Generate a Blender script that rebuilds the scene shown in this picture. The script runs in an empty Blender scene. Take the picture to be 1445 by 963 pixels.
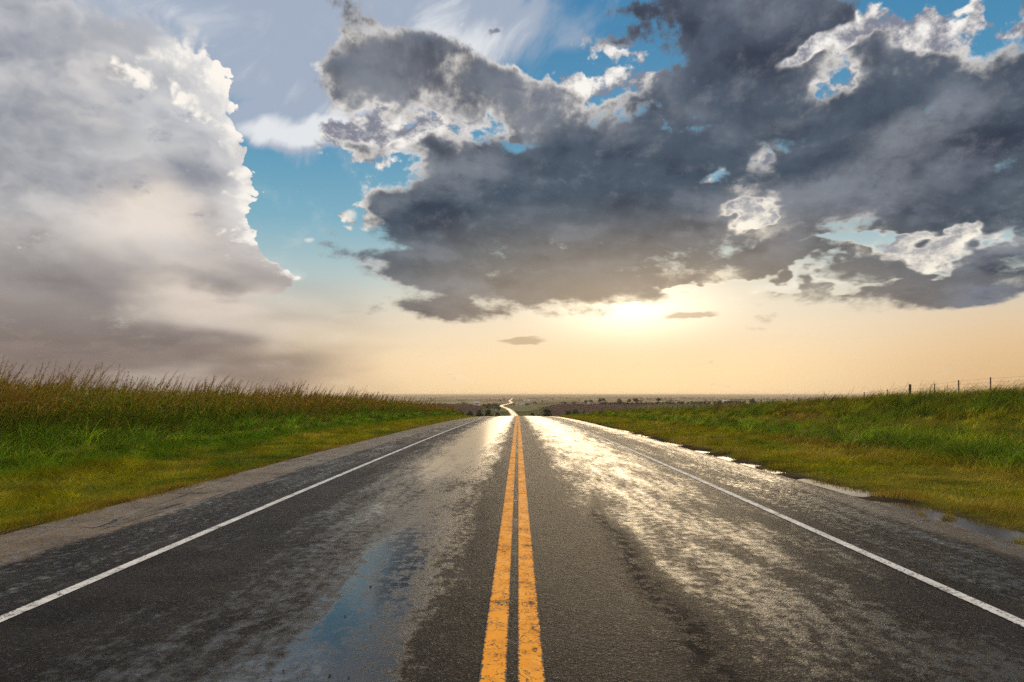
import bpy, math, random
import numpy as np
from math import radians, pi

SKY_ONLY = False
random.seed(7)
rng = np.random.default_rng(11)
scene = bpy.context.scene
col = scene.collection

F = 963.3            # focal length in photo pixels
VX, HY = 731.0, 557.0    # vanishing point of the level straight road, eye level row
SUN_AZ = math.atan((893 - VX) / F)
SUN_EL = math.atan((HY - 436) / F * math.cos(SUN_AZ))


def lin(c):
    out = []
    for v in c:
        v = v / 255.0
        out.append(v / 12.92 if v <= 0.04045 else ((v + 0.055) / 1.055) ** 2.4)
    return tuple(out)


class NT:
    """small helper round a node tree"""
    def __init__(self, tree):
        self.t = tree
        self.x = 0

    def n(self, typ, **kw):
        nd = self.t.nodes.new(typ)
        self.x += 40
        nd.location = (self.x, 0)
        for k, v in kw.items():
            setattr(nd, k, v)
        return nd

    def put(self, sock, v):
        if isinstance(v, bpy.types.NodeSocket):
            self.t.links.new(v, sock)
        elif v is not None:
            try:
                sock.default_value = v
            except Exception:
                sock.default_value = tuple(v) + (1.0,)

    def m(self, op, a, b=None, c=None, clamp=False):
        nd = self.n('ShaderNodeMath', operation=op, use_clamp=clamp)
        self.put(nd.inputs[0], a)
        self.put(nd.inputs[1], b)
        self.put(nd.inputs[2], c)
        return nd.outputs[0]

    def vm(self, op, a, b=None, s=None):
        nd = self.n('ShaderNodeVectorMath', operation=op)
        self.put(nd.inputs[0], a)
        if b is not None:
            self.put(nd.inputs[1], b)
        if s is not None:
            self.put(nd.inputs['Scale'], s)
        return nd.outputs['Value'] if op in ('LENGTH', 'DOT_PRODUCT', 'DISTANCE') else nd.outputs[0]

    def mix(self, f, a, b, blend='MIX', clampf=True):
        nd = self.n('ShaderNodeMix', data_type='RGBA', blend_type=blend, clamp_factor=clampf)
        self.put(nd.inputs[0], f)
        for s, v in ((nd.inputs[6], a), (nd.inputs[7], b)):
            if isinstance(v, tuple) and len(v) == 3:
                v = v + (1.0,)
            self.put(s, v)
        return nd.outputs[2]

    def mr(self, v, a, b, c=0.0, d=1.0, kind='SMOOTHSTEP'):
        nd = self.n('ShaderNodeMapRange', interpolation_type=kind, clamp=True)
        self.put(nd.inputs['Value'], v)
        self.put(nd.inputs['From Min'], a)
        self.put(nd.inputs['From Max'], b)
        self.put(nd.inputs['To Min'], c)
        self.put(nd.inputs['To Max'], d)
        return nd.outputs[0]

    def ramp(self, f, stops, interp='LINEAR'):
        nd = self.n('ShaderNodeValToRGB')
        cr = nd.color_ramp
        cr.interpolation = interp
        while len(cr.elements) < len(stops):
            cr.elements.new(0.5)
        for e, (p, c) in zip(cr.elements, stops):
            e.position = p
            e.color = tuple(c) + (1.0,) if len(c) == 3 else c
        self.put(nd.inputs[0], f)
        return nd.outputs[0]

    def noise(self, vec, scale, detail=6, rough=0.55, dist=0.0, lac=2.0, typ='FBM', dim='3D', out=0):
        nd = self.n('ShaderNodeTexNoise', noise_dimensions=dim)
        nd.noise_type = typ
        if typ == 'FBM':
            nd.normalize = True
        self.put(nd.inputs['Vector'], vec)
        self.put(nd.inputs['Scale'], scale)
        self.put(nd.inputs['Detail'], detail)
        self.put(nd.inputs['Roughness'], rough)
        self.put(nd.inputs['Lacunarity'], lac)
        self.put(nd.inputs['Distortion'], dist)
        return nd.outputs[out]

    def vor(self, vec, scale, detail=0, rough=0.5, feature='F1', smooth=None, rnd=1.0, out=0, lac=2.0):
        nd = self.n('ShaderNodeTexVoronoi', feature=feature)
        self.put(nd.inputs['Vector'], vec)
        self.put(nd.inputs['Scale'], scale)
        self.put(nd.inputs['Randomness'], rnd)
        if 'Detail' in nd.inputs:
            self.put(nd.inputs['Detail'], detail)
            self.put(nd.inputs['Roughness'], rough)
            self.put(nd.inputs['Lacunarity'], lac)
        if smooth is not None:
            self.put(nd.inputs['Smoothness'], smooth)
        return nd.outputs[out]

    def comb(self, x, y, z):
        nd = self.n('ShaderNodeCombineXYZ')
        self.put(nd.inputs[0], x)
        self.put(nd.inputs[1], y)
        self.put(nd.inputs[2], z)
        return nd.outputs[0]

    def sep(self, v):
        nd = self.n('ShaderNodeSeparateXYZ')
        self.put(nd.inputs[0], v)
        return nd.outputs


def sky_av(px, py):
    a = math.atan((px - VX) / F)
    return a, (HY - py) / F * math.cos(a)


def build_world():
    w = bpy.data.worlds.new("World")
    scene.world = w
    w.use_nodes = True
    t = w.node_tree
    t.nodes.clear()
    N = NT(t)
    K = 0.1       # background strength; the colours below are divided by it

    tc = N.n('ShaderNodeTexCoord').outputs['Generated']
    X, Y, Z = N.sep(tc)[:3]
    h = N.m('SQRT', N.m('MULTIPLY_ADD', X, X, N.m('MULTIPLY', Y, Y)))
    h = N.m('MAXIMUM', h, 0.0005)
    A = N.m('ARCTAN2', X, Y)
    V = N.m('MAXIMUM', N.m('DIVIDE', Z, h), 0.0)
    Q = N.comb(A, V, 0.0)
    # noise space: round the compass, heights squeezed towards the horizon as in a flat cloud deck
    g = N.m('MULTIPLY', N.m('LOGARITHM', N.m('ADD', V, 0.17), math.e), 0.62)
    P = N.comb(N.m('DIVIDE', X, h), N.m('DIVIDE', Y, h), g)
    # slow bend of the whole space so that no outline is an ellipse
    wob = N.noise(P, 3.2, 3, 0.5, out=1)
    wob = N.vm('SUBTRACT', wob, (0.5, 0.5, 0.5))
    Qw = N.vm('ADD', Q, N.vm('MULTIPLY', wob, (0.10, 0.09, 0.0)))
    wob2 = N.vm('SUBTRACT', N.noise(P, 13.0, 3, 0.6, out=1), (0.5, 0.5, 0.5))
    Qw = N.vm('ADD', Qw, N.vm('MULTIPLY', wob2, (0.035, 0.03, 0.0)))
    Qg = N.vm('ADD', Qw, N.vm('MULTIPLY', wob2, (0.12, 0.08, 0.0)))

    def field(blobs, q=Qw, start=0.0):
        acc = start
        for b in blobs:
            px, py, rx, ry, rot, wt = b
            a, v = sky_av(px, py)
            nd = N.n('ShaderNodeMapping', vector_type='TEXTURE')
            N.put(nd.inputs['Vector'], q)
            nd.inputs['Location'].default_value = (a, v, 0)
            nd.inputs['Rotation'].default_value = (0, 0, radians(rot))
            nd.inputs['Scale'].default_value = (rx / F * math.cos(a) ** 2, ry / F * math.cos(a), 1)
            gr = N.n('ShaderNodeTexGradient', gradient_type='SPHERICAL')
            N.put(gr.inputs[0], nd.outputs[0])
            acc = N.m('MULTIPLY_ADD', gr.outputs['Fac'] if 'Fac' in gr.outputs else gr.outputs[1], wt, acc)
        return acc

    # ---------------------------------------------------------------- clear sky
    nish = N.n('ShaderNodeTexSky', sky_type='NISHITA')
    nish.sun_disc = False
    nish.sun_elevation = SUN_EL
    nish.sun_rotation = SUN_AZ
    nish.altitude = 400
    nish.air_density = 1.0
    nish.dust_density = 3.0
    nish.ozone_density = 2.0
    nsky = N.mix(1.0, nish.outputs[0], (K,) * 3, 'MULTIPLY')

    vr = N.m('DIVIDE', V, 0.65)
    clear = N.ramp(vr, [(0.0, lin((242, 212, 168))), (0.08, lin((243, 217, 180))), (0.15, lin((226, 211, 188))),
                        (0.26, lin((178, 199, 200))), (0.38, lin((126, 176, 196))), (0.56, lin((84, 150, 186))),
                        (0.80, lin((66, 134, 178))), (1.0, lin((62, 128, 176)))])
    # sky away from the sun, mostly out of view, warmed to tint its fill light
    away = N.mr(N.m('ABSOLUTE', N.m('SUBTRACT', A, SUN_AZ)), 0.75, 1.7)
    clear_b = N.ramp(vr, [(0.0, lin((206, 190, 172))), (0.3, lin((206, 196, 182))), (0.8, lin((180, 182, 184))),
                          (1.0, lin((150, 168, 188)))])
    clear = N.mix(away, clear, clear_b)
    base = N.mix(0.05, clear, nsky)
    # warm low sky: grey mauve to the left, gold to the right of the sun
    low = N.mr(V, 0.17, 0.0)
    leftw = N.mr(A, -0.12, -0.60)
    rightw = N.mr(A, 0.30, 0.66)
    base = N.mix(N.m('MULTIPLY', low, rightw), base, lin((222, 184, 136)))
    base = N.mix(N.m('MULTIPLY', N.m('MULTIPLY', low, leftw), 0.9), base, lin((152, 132, 120)))

    # ---------------------------------------------------------------- thin high sheet (anvil)
    sx, sy, sz = N.sep(Q)[:3]
    Pc = N.vm('MULTIPLY', N.vm('ADD', N.comb(N.m('MULTIPLY_ADD', A, 1.0, N.m('MULTIPLY', V, -0.55)), V, 0.0),
                               N.vm('MULTIPLY', wob, (0.25, 0.12, 0.0))), (2.4, 1.2, 1.0))
    cir = N.noise(Pc, 4.5, 7, 0.62, 0.4)
    anv = field([(430, 60, 270, 175, -8, 1.9), (260, 10, 260, 90, 0, 1.6), (560, 60, 190, 150, 0, 1.3), (640, 20, 130, 80, 0, 0.6), (400, 168, 180, 34, 4, 1.0),
                 (480, 145, 150, 55, 20, 0.9), (720, 30, 150, 110, 50, 0.75), (820, 40, 110, 80, 30, 0.40)])
    an_a = N.mr(N.m('ADD', anv, N.m('MULTIPLY', N.m('SUBTRACT', cir, 0.5), 1.5)), 0.22, 0.75)
    anv2 = field([(430, 174, 200, 26, 5, 1.3), (500, 140, 90, 40, 35, 0.8), (640, 90, 60, 90, 50, 0.4), (380, 110, 120, 40, -10, 0.3), (250, 20, 160, 50, 0, 0.5), (640, 60, 70, 80, 60, 0.6), (700, 60, 80, 60, 50, 0.5)])
    an_c = N.mix(N.mr(N.m('ADD', anv2, N.m('MULTIPLY', N.m('SUBTRACT', cir, 0.5), 1.8)), 0.1, 0.80), lin((168, 179, 197)), lin((234, 235, 237)))
    c = N.mix(N.m('MULTIPLY', an_a, 0.93), base, an_c)

    # ---------------------------------------------------------------- shared cloud detail
    fb = N.noise(P, 7.5, 11, 0.66, 0.12)                       # billow detail
    off = N.vm('ADD', P, (0.012, 0.0, -0.014))                 # the same detail a little nearer the sun
    fb2 = N.noise(off, 7.5, 6, 0.66, 0.12)
    big = N.noise(N.vm('MULTIPLY', P, (1.0, 1.0, 1.5)), 3.4, 3, 0.5, 0.3)
    puff = N.vor(N.vm('ADD', P, N.vm('MULTIPLY', wob2, (0.08,) * 3)), 19.0, 2.5, 0.55, 'F1')
    relief = N.m('SUBTRACT', fb, fb2)
    Pm = N.vm('ADD', N.vm('MULTIPLY', P, (1.0, 1.0, 1.35)), N.vm('MULTIPLY', wob2, (0.05,) * 3))
    md = N.noise(Pm, 5.2, 5, 0.52, 0.2)
    md2 = N.noise(N.vm('ADD', Pm, (0.02, 0.0, 0.055)), 5.2, 3, 0.5, 0.2)
    mrel = N.m('SUBTRACT', md, md2)
    fbc = N.m('SUBTRACT', fb, 0.5)
    bgc = N.m('MULTIPLY', N.m('SUBTRACT', big, 0.5), 1.6)
    pfc = N.m('SUBTRACT', 0.42, puff)

    # ---------------------------------------------------------------- storm tower on the left
    ST = field([(-40, 200, 560, 520, 0, 1.9), (220, 150, 210, 190, -30, 0.85), (270, 290, 170, 140, -40, 0.8),
                (330, 350, 110, 60, -35, 0.75), (385, 398, 110, 26, -12, 0.85), (160, 430, 330, 120, 0, 0.8),
                (300, 440, 260, 70, 0, 0.7), (250, 20, 120, 60, -20, 0.3), (340, 385, 110, 50, -20, 0.5), (300, 120, 60, 60, 0, 0.35),
                (440, 200, 70, 130, 0, -0.9), (450, 300, 62, 70, 0, -0.8)])
    Dst = N.m('ADD', ST, N.m('ADD', N.m('MULTIPLY', fbc, 1.0), N.m('ADD', N.m('MULTIPLY', bgc, 0.5), N.m('MULTIPLY', pfc, 0.5))))
    softn = N.mr(V, 0.22, 0.08, 0.03, 0.50)
    topsoft = field([(170, 0, 240, 60, 0, 1.0)])
    st_a = N.mr(Dst, 0.46, N.m('ADD', N.m('ADD', 0.46, softn), N.m('MULTIPLY', topsoft, 0.8)))
    veil = N.m('MULTIPLY', N.mr(N.m('ADD', A, N.m('ADD', N.m('MULTIPLY', bgc, 0.25), N.m('MULTIPLY', fbc, 0.06))), -0.16, -0.46), N.mr(V, 0.20, 0.10))
    st_a = N.m('MAXIMUM', st_a, N.m('MULTIPLY', veil, 0.93))
    # body colour runs from blue grey on top over cream to mauve rain at the foot
    body = N.ramp(vr, [(0.0, lin((142, 124, 114))), (0.10, lin((132, 119, 113))), (0.20, lin((156, 148, 145))),
                       (0.32, lin((190, 183, 179))), (0.46, lin((196, 195, 196))), (0.66, lin((174, 181, 191))),
                       (0.85, lin((166, 174, 187))), (1.0, lin((180, 188, 200)))])
    cream = field([(205, 290, 200, 130, -35, 1.1), (160, 90, 120, 50, -20, 0.35), (330, 420, 200, 60, 0, 0.7), (200, 520, 300, 60, 0, 0.35),
                   (60, 300, 120, 60, 0, 0.4), (420, 470, 180, 60, 0, 0.6)])
    body = N.mix(N.m('MULTIPLY', N.mr(N.m('ADD', cream, N.m('MULTIPLY', bgc, 1.6)), 0.1, 0.95), 0.8), body, lin((236, 222, 207)))
    dk = field([(-20, 130, 260, 330, 0, 1.3), (20, 110, 230, 220, 0, 0.6), (260, 230, 60, 40, -20, 0.7), (300, 300, 50, 70, 0, 0.6), (120, 240, 120, 40, 0, 0.4), (60, 380, 220, 34, -4, 0.6), (250, 385, 150, 22, -6, 0.7), (285, 220, 70, 60, 0, 0.6),
                (70, 480, 280, 60, 0, 0.7), (240, 100, 80, 40, 0, 0.7), (330, 400, 80, 18, -8, 0.5)])
    body = N.mix(N.m('MULTIPLY', N.mr(N.m('ADD', dk, N.m('ADD', N.m('MULTIPLY', bgc, 1.2), N.m('MULTIPLY', fbc, 0.9))), 0.05, 1.0), 0.66), body,
                 N.mix(N.mr(V, 0.1, 0.25), lin((106, 98, 96)), lin((112, 120, 136))))
    glowb = N.m('MULTIPLY', N.mr(Dst, 1.75, 0.6), N.mr(V, 0.14, 0.26))
    body = N.mix(N.m('MULTIPLY', glowb, 0.55), body, lin((236, 234, 232)))
    # sunlit faces: bright on the rim and on the tops of the billows that look to the sun
    rim = N.mr(Dst, 1.05, 0.50)
    hi = field([(230, 110, 150, 55, -16, 1.1), (325, 160, 60, 130, 6, 0.9), (295, 110, 110, 90, -40, 1.0), (200, 290, 160, 120, -35, 0.35), (335, 230, 60, 150, 0, 1.1), (355, 330, 80, 60, 0, 1.0), (250, 80, 120, 50, -25, 0.9),
                (170, 95, 60, 40, 0, 0.4), (155, 180, 30, 18, 0, 0.7), (290, 340, 120, 50, -30, 0.6), (390, 395, 80, 30, 0, 0.6), (160, 20, 60, 30, 0, 0.5)], Qw)
    lit = N.m('ADD', N.m('ADD', N.m('MULTIPLY', relief, 3.2), N.m('MULTIPLY', pfc, 1.1)), N.m('ADD', N.m('MULTIPLY', rim, 0.60), N.m('MULTIPLY', bgc, 0.9)))
    lit = N.m('ADD', N.m('MULTIPLY', lit, N.mr(hi, 0.0, 0.5, 0.24, 1.25)), N.m('MULTIPLY', N.m('MINIMUM', hi, 1.2), 0.75))
    stc = N.mix(N.mr(lit, 0.14, 0.90), body, lin((253, 247, 238)))
    sh = N.m('MULTIPLY', N.mr(N.m('SUBTRACT', relief, N.m('MULTIPLY', pfc, 0.10)), 0.0, -0.14), N.m('MULTIPLY', N.mr(V, 0.10, 0.26), 0.5))
    stc = N.mix(sh, stc, lin((116, 124, 143)))
    stc = N.mix(N.m('MULTIPLY', N.mr(mrel, 0.0, -0.15), N.mr(V, 0.12, 0.32, 0.04, 0.42)), stc, lin((128, 134, 150)))
    stc = N.mix(N.m('MULTIPLY', N.mr(mrel, 0.0, 0.15), N.mr(V, 0.12, 0.32, 0.04, 0.40)), stc, lin((238, 230, 222)))
    c = N.mix(st_a, c, stc)

    # ---------------------------------------------------------------- sun glow through the thin air
    gl = field([(893, 455, 520, 170, 0, 1.0)], Q)
    c = N.mix(N.m('MULTIPLY', N.mr(gl, 0.0, 1.0), 0.80), c, N.mix(N.mr(V, 0.02, 0.13), lin((252, 218, 164)), lin((255, 235, 204))))

    # ---------------------------------------------------------------- bright broken cloud seen through the gaps of the deck
    Wf = field([(590, 170, 190, 70, -12, 1.1), (690, 150, 60, 60, 0, 0.5), (830, 125, 110, 60, 10, 1.1), (860, 50, 80, 28, -8, 0.9), (900, 90, 70, 60, 0, 0.5), (690, 50, 30, 14, -20, 0.8),
                (1190, 110, 110, 80, -10, 2.0), (1200, 45, 90, 50, 0, 1.4), (1330, 45, 130, 70, 0, 1.8), (1430, 60, 70, 70, 0, 0.9), (1290, 90, 60, 60, 0, 0.6),
                (1068, 300, 110, 80, 0, 2.4), (1300, 350, 150, 44, 6, 1.3), (1060, 220, 60, 60, 0, 1.0), (985, 250, 60, 40, 0, 0.8), (515, 195, 80, 34, -12, 1.0),
                (550, 300, 70, 70, -20, 0.9), (500, 305, 24, 20, 0, 0.7), (530, 385, 110, 34, -8, 0.8), (460, 110, 60, 40, 0, 0.7), (640, 30, 90, 50, 0, 0.4)], Qg)
    Dw = N.m('ADD', N.m('MINIMUM', Wf, 0.95), N.m('ADD', N.m('MULTIPLY', fbc, 2.8), N.m('MULTIPLY', pfc, 0.4)))
    w_a = N.mr(Dw, 0.26, 0.50)
    wsh = N.m('ADD', N.m('MULTIPLY', relief, 5.0), N.m('ADD', N.m('MULTIPLY', pfc, 0.5), N.mr(Dw, 1.9, 0.4, 0.22, 0.75)))
    wc = N.mix(N.mr(wsh, 0.12, 0.95), lin((132, 134, 148)), N.mix(N.m('MULTIPLY', N.mr(V, 0.36, 0.2), 0.8), lin((250, 246, 240)), lin((255, 244, 222))))
    c = N.mix(w_a, c, wc)

    # ---------------------------------------------------------------- main dark deck
    M = field([
        # body
        (780, 300, 230, 180, 0, 1.1), (1010, 260, 330, 210, 0, 1.4), (1290, 250, 330, 220, 0, 1.5), (1500, 200, 300, 260, 0, 1.2),
        (1000, 40, 190, 150, 0, 1.2), (1130, 60, 170, 150, 0, 0.9), (700, 190, 190, 120, -15, 1.0), (620, 380, 190, 70, -6, 0.9),
        (575, 105, 150, 85, 5, 1.3), (610, 80, 90, 60, 0, 0.9), (500, 115, 90, 60, 10, 0.8), (680, 120, 90, 50, 0, 0.9), (760, 130, 110, 50, 0, 0.6), (560, 285, 80, 60, -30, 0.75),
        (640, 435, 110, 26, -3, 0.5), (550, 385, 140, 34, -8, 1.2), (600, 440, 130, 24, -2, 0.9), (515, 195, 60, 26, -15, 0.8), (575, 310, 80, 60, 0, 0.8), (1030, 160, 120, 80, 0, 0.8), (600, 210, 80, 60, 0, 0.5),
        (850, 400, 210, 50, 0, 0.8), (1250, 405, 280, 44, 5, 1.0), (1440, 380, 150, 40, 8, 0.7), (800, 120, 90, 60, 20, 0.7),
        (855, 45, 75, 26, 6, 0.75), (870, 120, 70, 40, 40, 0.75), (690, 50, 24, 12, -20, 0.55), (860, 5, 120, 26, 0, 0.5), (700, 335, 110, 50, 0, 0.9), (1130, 378, 200, 34, 3, 1.3), (1160, 300, 60, 50, 0, 0.6), (1400, 395, 120, 30, 8, 0.8), (740, 70, 80, 30, 0, 0.0), (1220, 30, 120, 50, 0, 0.5), (1120, 110, 120, 60, 0, 0.5), (480, 8, 140, 34, 0, 0.6),
        (1370, 60, 170, 60, 20, 1.0), (1255, 70, 65, 50, 20, 1.0), (1440, 110, 90, 60, 0, 0.4), (1310, 5, 60, 40, 0, 0.6), (700, 250, 160, 100, 0, 0.5),
        (1180, 20, 80, 50, 0, 0.5), (1240, 110, 60, 40, 0, 0.4),
        ])
    G = field([
        (610, 175, 110, 30, -14, -0.8), (560, 232, 50, 14, 30, -0.6), (862, 92, 80, 50, 40, -0.95), (800, 65, 60, 20, 30, -0.5), (720, 180, 60, 40, 0, -0.4),
        (1170, 124, 46, 18, 20, -0.45), (1200, 100, 40, 16, 40, -0.35), (1185, 48, 74, 26, 10, -1.1), (1270, 12, 70, 36, -20, -1.1), (1370, 22, 120, 46, 10, -1.3), (1430, 50, 60, 50, 0, -0.6), (1340, 335, 80, 16, 20, -0.4),
        (1052, 318, 50, 18, 8, -1.1), (1088, 292, 44, 22, 40, -1.1), (1075, 308, 30, 24, 0, -0.6), (1250, 352, 80, 18, 4, -1.1), (1320, 352, 80, 24, 20, -1.1), (1290, 372, 60, 16, 0, -0.6), (1200, 350, 90, 12, -4, -0.9), (1062, 228, 34, 28, 0, -0.75), (985, 252, 30, 20, 0, -0.6),
        (1090, 405, 130, 14, 3, -1.0), (960, 405, 70, 9, -14, -0.9), (1180, 408, 70, 10, 0, -0.7), (710, 165, 60, 14, -50, -0.3)], Qg)
    D = N.m('ADD', N.m('ADD', N.m('MINIMUM', M, 1.15), G), N.m('ADD', N.m('MULTIPLY', fbc, 3.0), N.m('MULTIPLY', pfc, 0.35)))
    # general broken cloud round the rest of the sky
    oth = N.m('MULTIPLY', N.mr(N.m('ABSOLUTE', A), 0.72, 1.2), 0.42)
    oth = N.m('ADD', oth, N.m('MULTIPLY', N.mr(V, 0.60, 0.95), 0.3))
    D = N.m('ADD', D, N.m('ADD', oth, N.m('MULTIPLY', bgc, N.m('MULTIPLY', oth, 2.2))))
    d_a = N.mr(D, N.mr(V, 0.1, 0.4, 0.16, 0.28), N.mr(V, 0.1, 0.4, 0.80, 0.60))
    thick = N.m('MAXIMUM', N.m('SUBTRACT', D, 0.40), 0.0)
    sunny = field([(893, 430, 420, 180, 0, 1.0)], Q)
    # how bright the thin parts are: strong above and to the left, weak along the flat base
    rimw = field([(600, 170, 240, 90, 10, 1.1), (530, 240, 110, 110, 0, 0.8), (830, 110, 160, 90, 0, 1.1), (530, 380, 120, 40, 0, 0.8), (1200, 90, 150, 70, 0, 1.2), (1400, 70, 120, 90, 0, 1.0),
                  (1068, 290, 80, 60, 0, 1.6), (1290, 350, 150, 50, 0, 1.2), (950, 410, 260, 40, 0, 1.3), (1060, 215, 60, 50, 0, 0.8), (560, 110, 120, 80, 0, 0.6)])
    rimw = N.m('MINIMUM', N.m('MULTIPLY_ADD', bgc, 1.4, N.m('ADD', rimw, 0.02)), 1.15)
    kex = N.m('ADD', -2.6, N.m('MULTIPLY', N.mr(rimw, 0.0, 1.0, kind='LINEAR'), 0.9))
    kex = N.m('ADD', kex, N.mr(rimw, 0.55, 0.0, 0.0, -4.5))
    trans = N.m('POWER', math.e, N.m('MULTIPLY', N.m('MULTIPLY', thick, thick), N.m('MULTIPLY', kex, 6.0)))
    trans = N.m('MULTIPLY', trans, N.mr(rimw, 0.0, 0.7, 0.06, 1.0))
    # dark side colours
    dcol = N.ramp(vr, [(0.0, lin((152, 136, 122))), (0.18, lin((128, 124, 124))), (0.28, lin((102, 112, 121))), (0.45, lin((86, 99, 113))),
                       (0.7, lin((92, 102, 118))), (1.0, lin((96, 103, 120)))])
    dkr = field([(1330, 220, 330, 120, 5, 1.0), (605, 88, 85, 48, 0, 1.5), (480, 110, 50, 30, 0, 0.8), (1180, 60, 60, 30, 0, 0.6), (680, 150, 80, 30, -20, 0.6), (1080, 50, 150, 60, 0, 0.8), (960, 260, 220, 60, 0, 0.5), (1255, 75, 60, 40, 0, 0.8), (900, 340, 200, 40, 0, 0.3)])
    dcol = N.mix(N.m('MULTIPLY', N.mr(N.m('ADD', dkr, N.m('MULTIPLY', bgc, 1.6)), 0.1, 1.0), 0.8), dcol, lin((64, 68, 83)))
    lift = field([(1330, 160, 160, 40, 10, 0.8), (1060, 330, 120, 50, 0, 0.5), (1140, 265, 140, 40, 10, 0.7), (720, 180, 90, 60, 0, 0.6), (530, 130, 70, 40, 0, 0.6), (570, 160, 90, 30, 0, 0.9), (700, 230, 130, 70, -20, 0.6), (850, 170, 120, 50, 0, 0.5), (640, 250, 120, 50, 0, 0.5),
                  (1420, 360, 160, 36, 0, 0.6), (700, 400, 200, 24, 0, 0.4), (800, 260, 160, 24, 4, 0.3), (1110, 160, 140, 30, 0, 0.5), (560, 290, 60, 60, 0, 0.4)])
    lf = N.m('ADD', lift, N.m('ADD', N.m('MULTIPLY', fbc, 1.2), N.m('MULTIPLY', bgc, 1.6)))
    dcol = N.mix(N.m('MULTIPLY', N.mr(lf, 0.0, 0.85), 0.80), dcol, lin((150, 154, 162)))
    dcol = N.mix(N.m('MULTIPLY', N.mr(mrel, 0.0, 0.18), 0.52), dcol, lin((148, 153, 165)))
    dcol = N.mix(N.m('MULTIPLY', N.mr(mrel, 0.0, -0.16), 0.70), dcol, lin((58, 64, 80)))
    dcol = N.mix(N.m('MULTIPLY', N.mr(relief, 0.0, 0.16), 0.30), dcol, lin((160, 160, 166)))
    dcol = N.mix(N.m('MULTIPLY', N.mr(relief, 0.0, -0.16), 0.40), dcol, lin((66, 71, 86)))
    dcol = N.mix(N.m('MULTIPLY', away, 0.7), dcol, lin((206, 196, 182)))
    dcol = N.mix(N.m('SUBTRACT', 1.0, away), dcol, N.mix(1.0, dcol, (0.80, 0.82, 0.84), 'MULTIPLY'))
    dcol = N.mix(N.m('MULTIPLY', N.m('MULTIPLY', sunny, N.mr(V, 0.34, 0.13)), 0.95), dcol, lin((182, 162, 136)))
    rimc = N.mix(N.m('MULTIPLY', sunny, 1.5), lin((240, 234, 228)), tuple(1.3 * q for q in lin((255, 238, 206))))
    shine = N.m('MULTIPLY_ADD', relief, 2.2, 0.9)
    rimc = N.vm('SCALE', rimc, s=N.m('MINIMUM', N.m('MAXIMUM', shine, 0.62), 1.15))
    dc = N.mix(trans, dcol, rimc)
    c = N.mix(d_a, c, dc)
    # sun heart just under the deck
    core = field([(893, 434, 210, 80, 0, 1.0)], Q)
    cc = N.m('MULTIPLY', N.m('POWER', N.m('MAXIMUM', core, 0.0), 2.2), N.mr(D, 0.65, 0.25))
    c = N.mix(1.0, c, N.vm('SCALE', lin((255, 234, 198)), s=N.m('MULTIPLY', cc, 1.0)), 'ADD')
    # thin cloud that burns through in the gaps
    hol = field([(1068, 303, 56, 40, 10, 1.1), (1290, 350, 110, 46, 5, 0.9), (1130, 405, 140, 22, 0, 0.8), (965, 408, 60, 14, 0, 0.6)])
    hz = N.m('MULTIPLY', N.mr(N.m('ADD', hol, N.m('MULTIPLY', fbc, 1.4)), 0.05, 0.7), N.mr(D, 1.0, 0.1))
    c = N.mix(N.m('MULTIPLY', N.m('MULTIPLY', hz, N.mr(relief, -0.08, 0.10, 0.25, 1.0)), 0.65), c, lin((255, 247, 230)))
    # small loose clouds low down
    low_c = field([(745, 477, 60, 9, 0, 1.1), (965, 446, 60, 10, 4, 1.2), (500, 300, 22, 18, 0, 0.9), (432, 343, 12, 8, 0, 0.8), (1010, 447, 40, 7, 0, 0.6),
                   (500, 445, 60, 12, 0, 0.4), (490, 410, 50, 12, 0, 0.4)])
    la = N.mr(N.m('ADD', low_c, N.m('MULTIPLY', fbc, 1.1)), 0.3, 0.7)
    c = N.mix(N.m('MULTIPLY', la, 0.7), c, N.mix(N.mr(V, 0.1, 0.2), lin((196, 168, 136)), lin((230, 228, 222))))

    # below the horizon: dull earth colour, never seen past the ground sheet
    c = N.mix(N.mr(Z, 0.0, -0.02), c, lin((96, 84, 66)))
    c = N.mix(N.m('MULTIPLY', N.mr(V, 0.66, 1.3), 0.7), c, lin((232, 218, 198)))  # overhead sky, out of view, tinted warm to make its light less blue
    fill_boost = N.m('ADD', N.m('ADD', 1.0, N.m('MULTIPLY', away, 0.6)), N.m('MULTIPLY', N.mr(V, 0.66, 1.4), 0.9))  # unseen sky behind and overhead brightened as added fill light
    c = N.vm('SCALE', c, s=N.m('MINIMUM', fill_boost, 3.6))
    c = N.mix(1.0, c, (1 / K,) * 3, 'MULTIPLY')
    bg = N.n('ShaderNodeBackground')
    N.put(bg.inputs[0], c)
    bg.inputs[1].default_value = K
    out = N.n('ShaderNodeOutputWorld')
    t.links.new(bg.outputs[0], out.inputs[0])
    w.cycles.sampling_method = 'NONE'


def build_camera():
    cam = bpy.data.cameras.new('camera')
    o = bpy.data.objects.new('camera', cam)
    col.objects.link(o)
    o.location = (0.033, 0, 1.56)
    o.rotation_euler = (radians(90), 0, 0)
    cam.lens = 24.0
    cam.sensor_width = 36.0
    cam.shift_x = -8.5 / 1445
    cam.shift_y = 75.5 / 1445
    cam.clip_start = 0.05
    cam.clip_end = 120000
    scene.camera = o


build_world()
build_camera()
vs = scene.view_settings
vs.view_transform = 'Standard'
vs.look = 'None'
vs.gamma = 1.0
vs.exposure = 0.0
vs.use_curve_mapping = False


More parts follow.
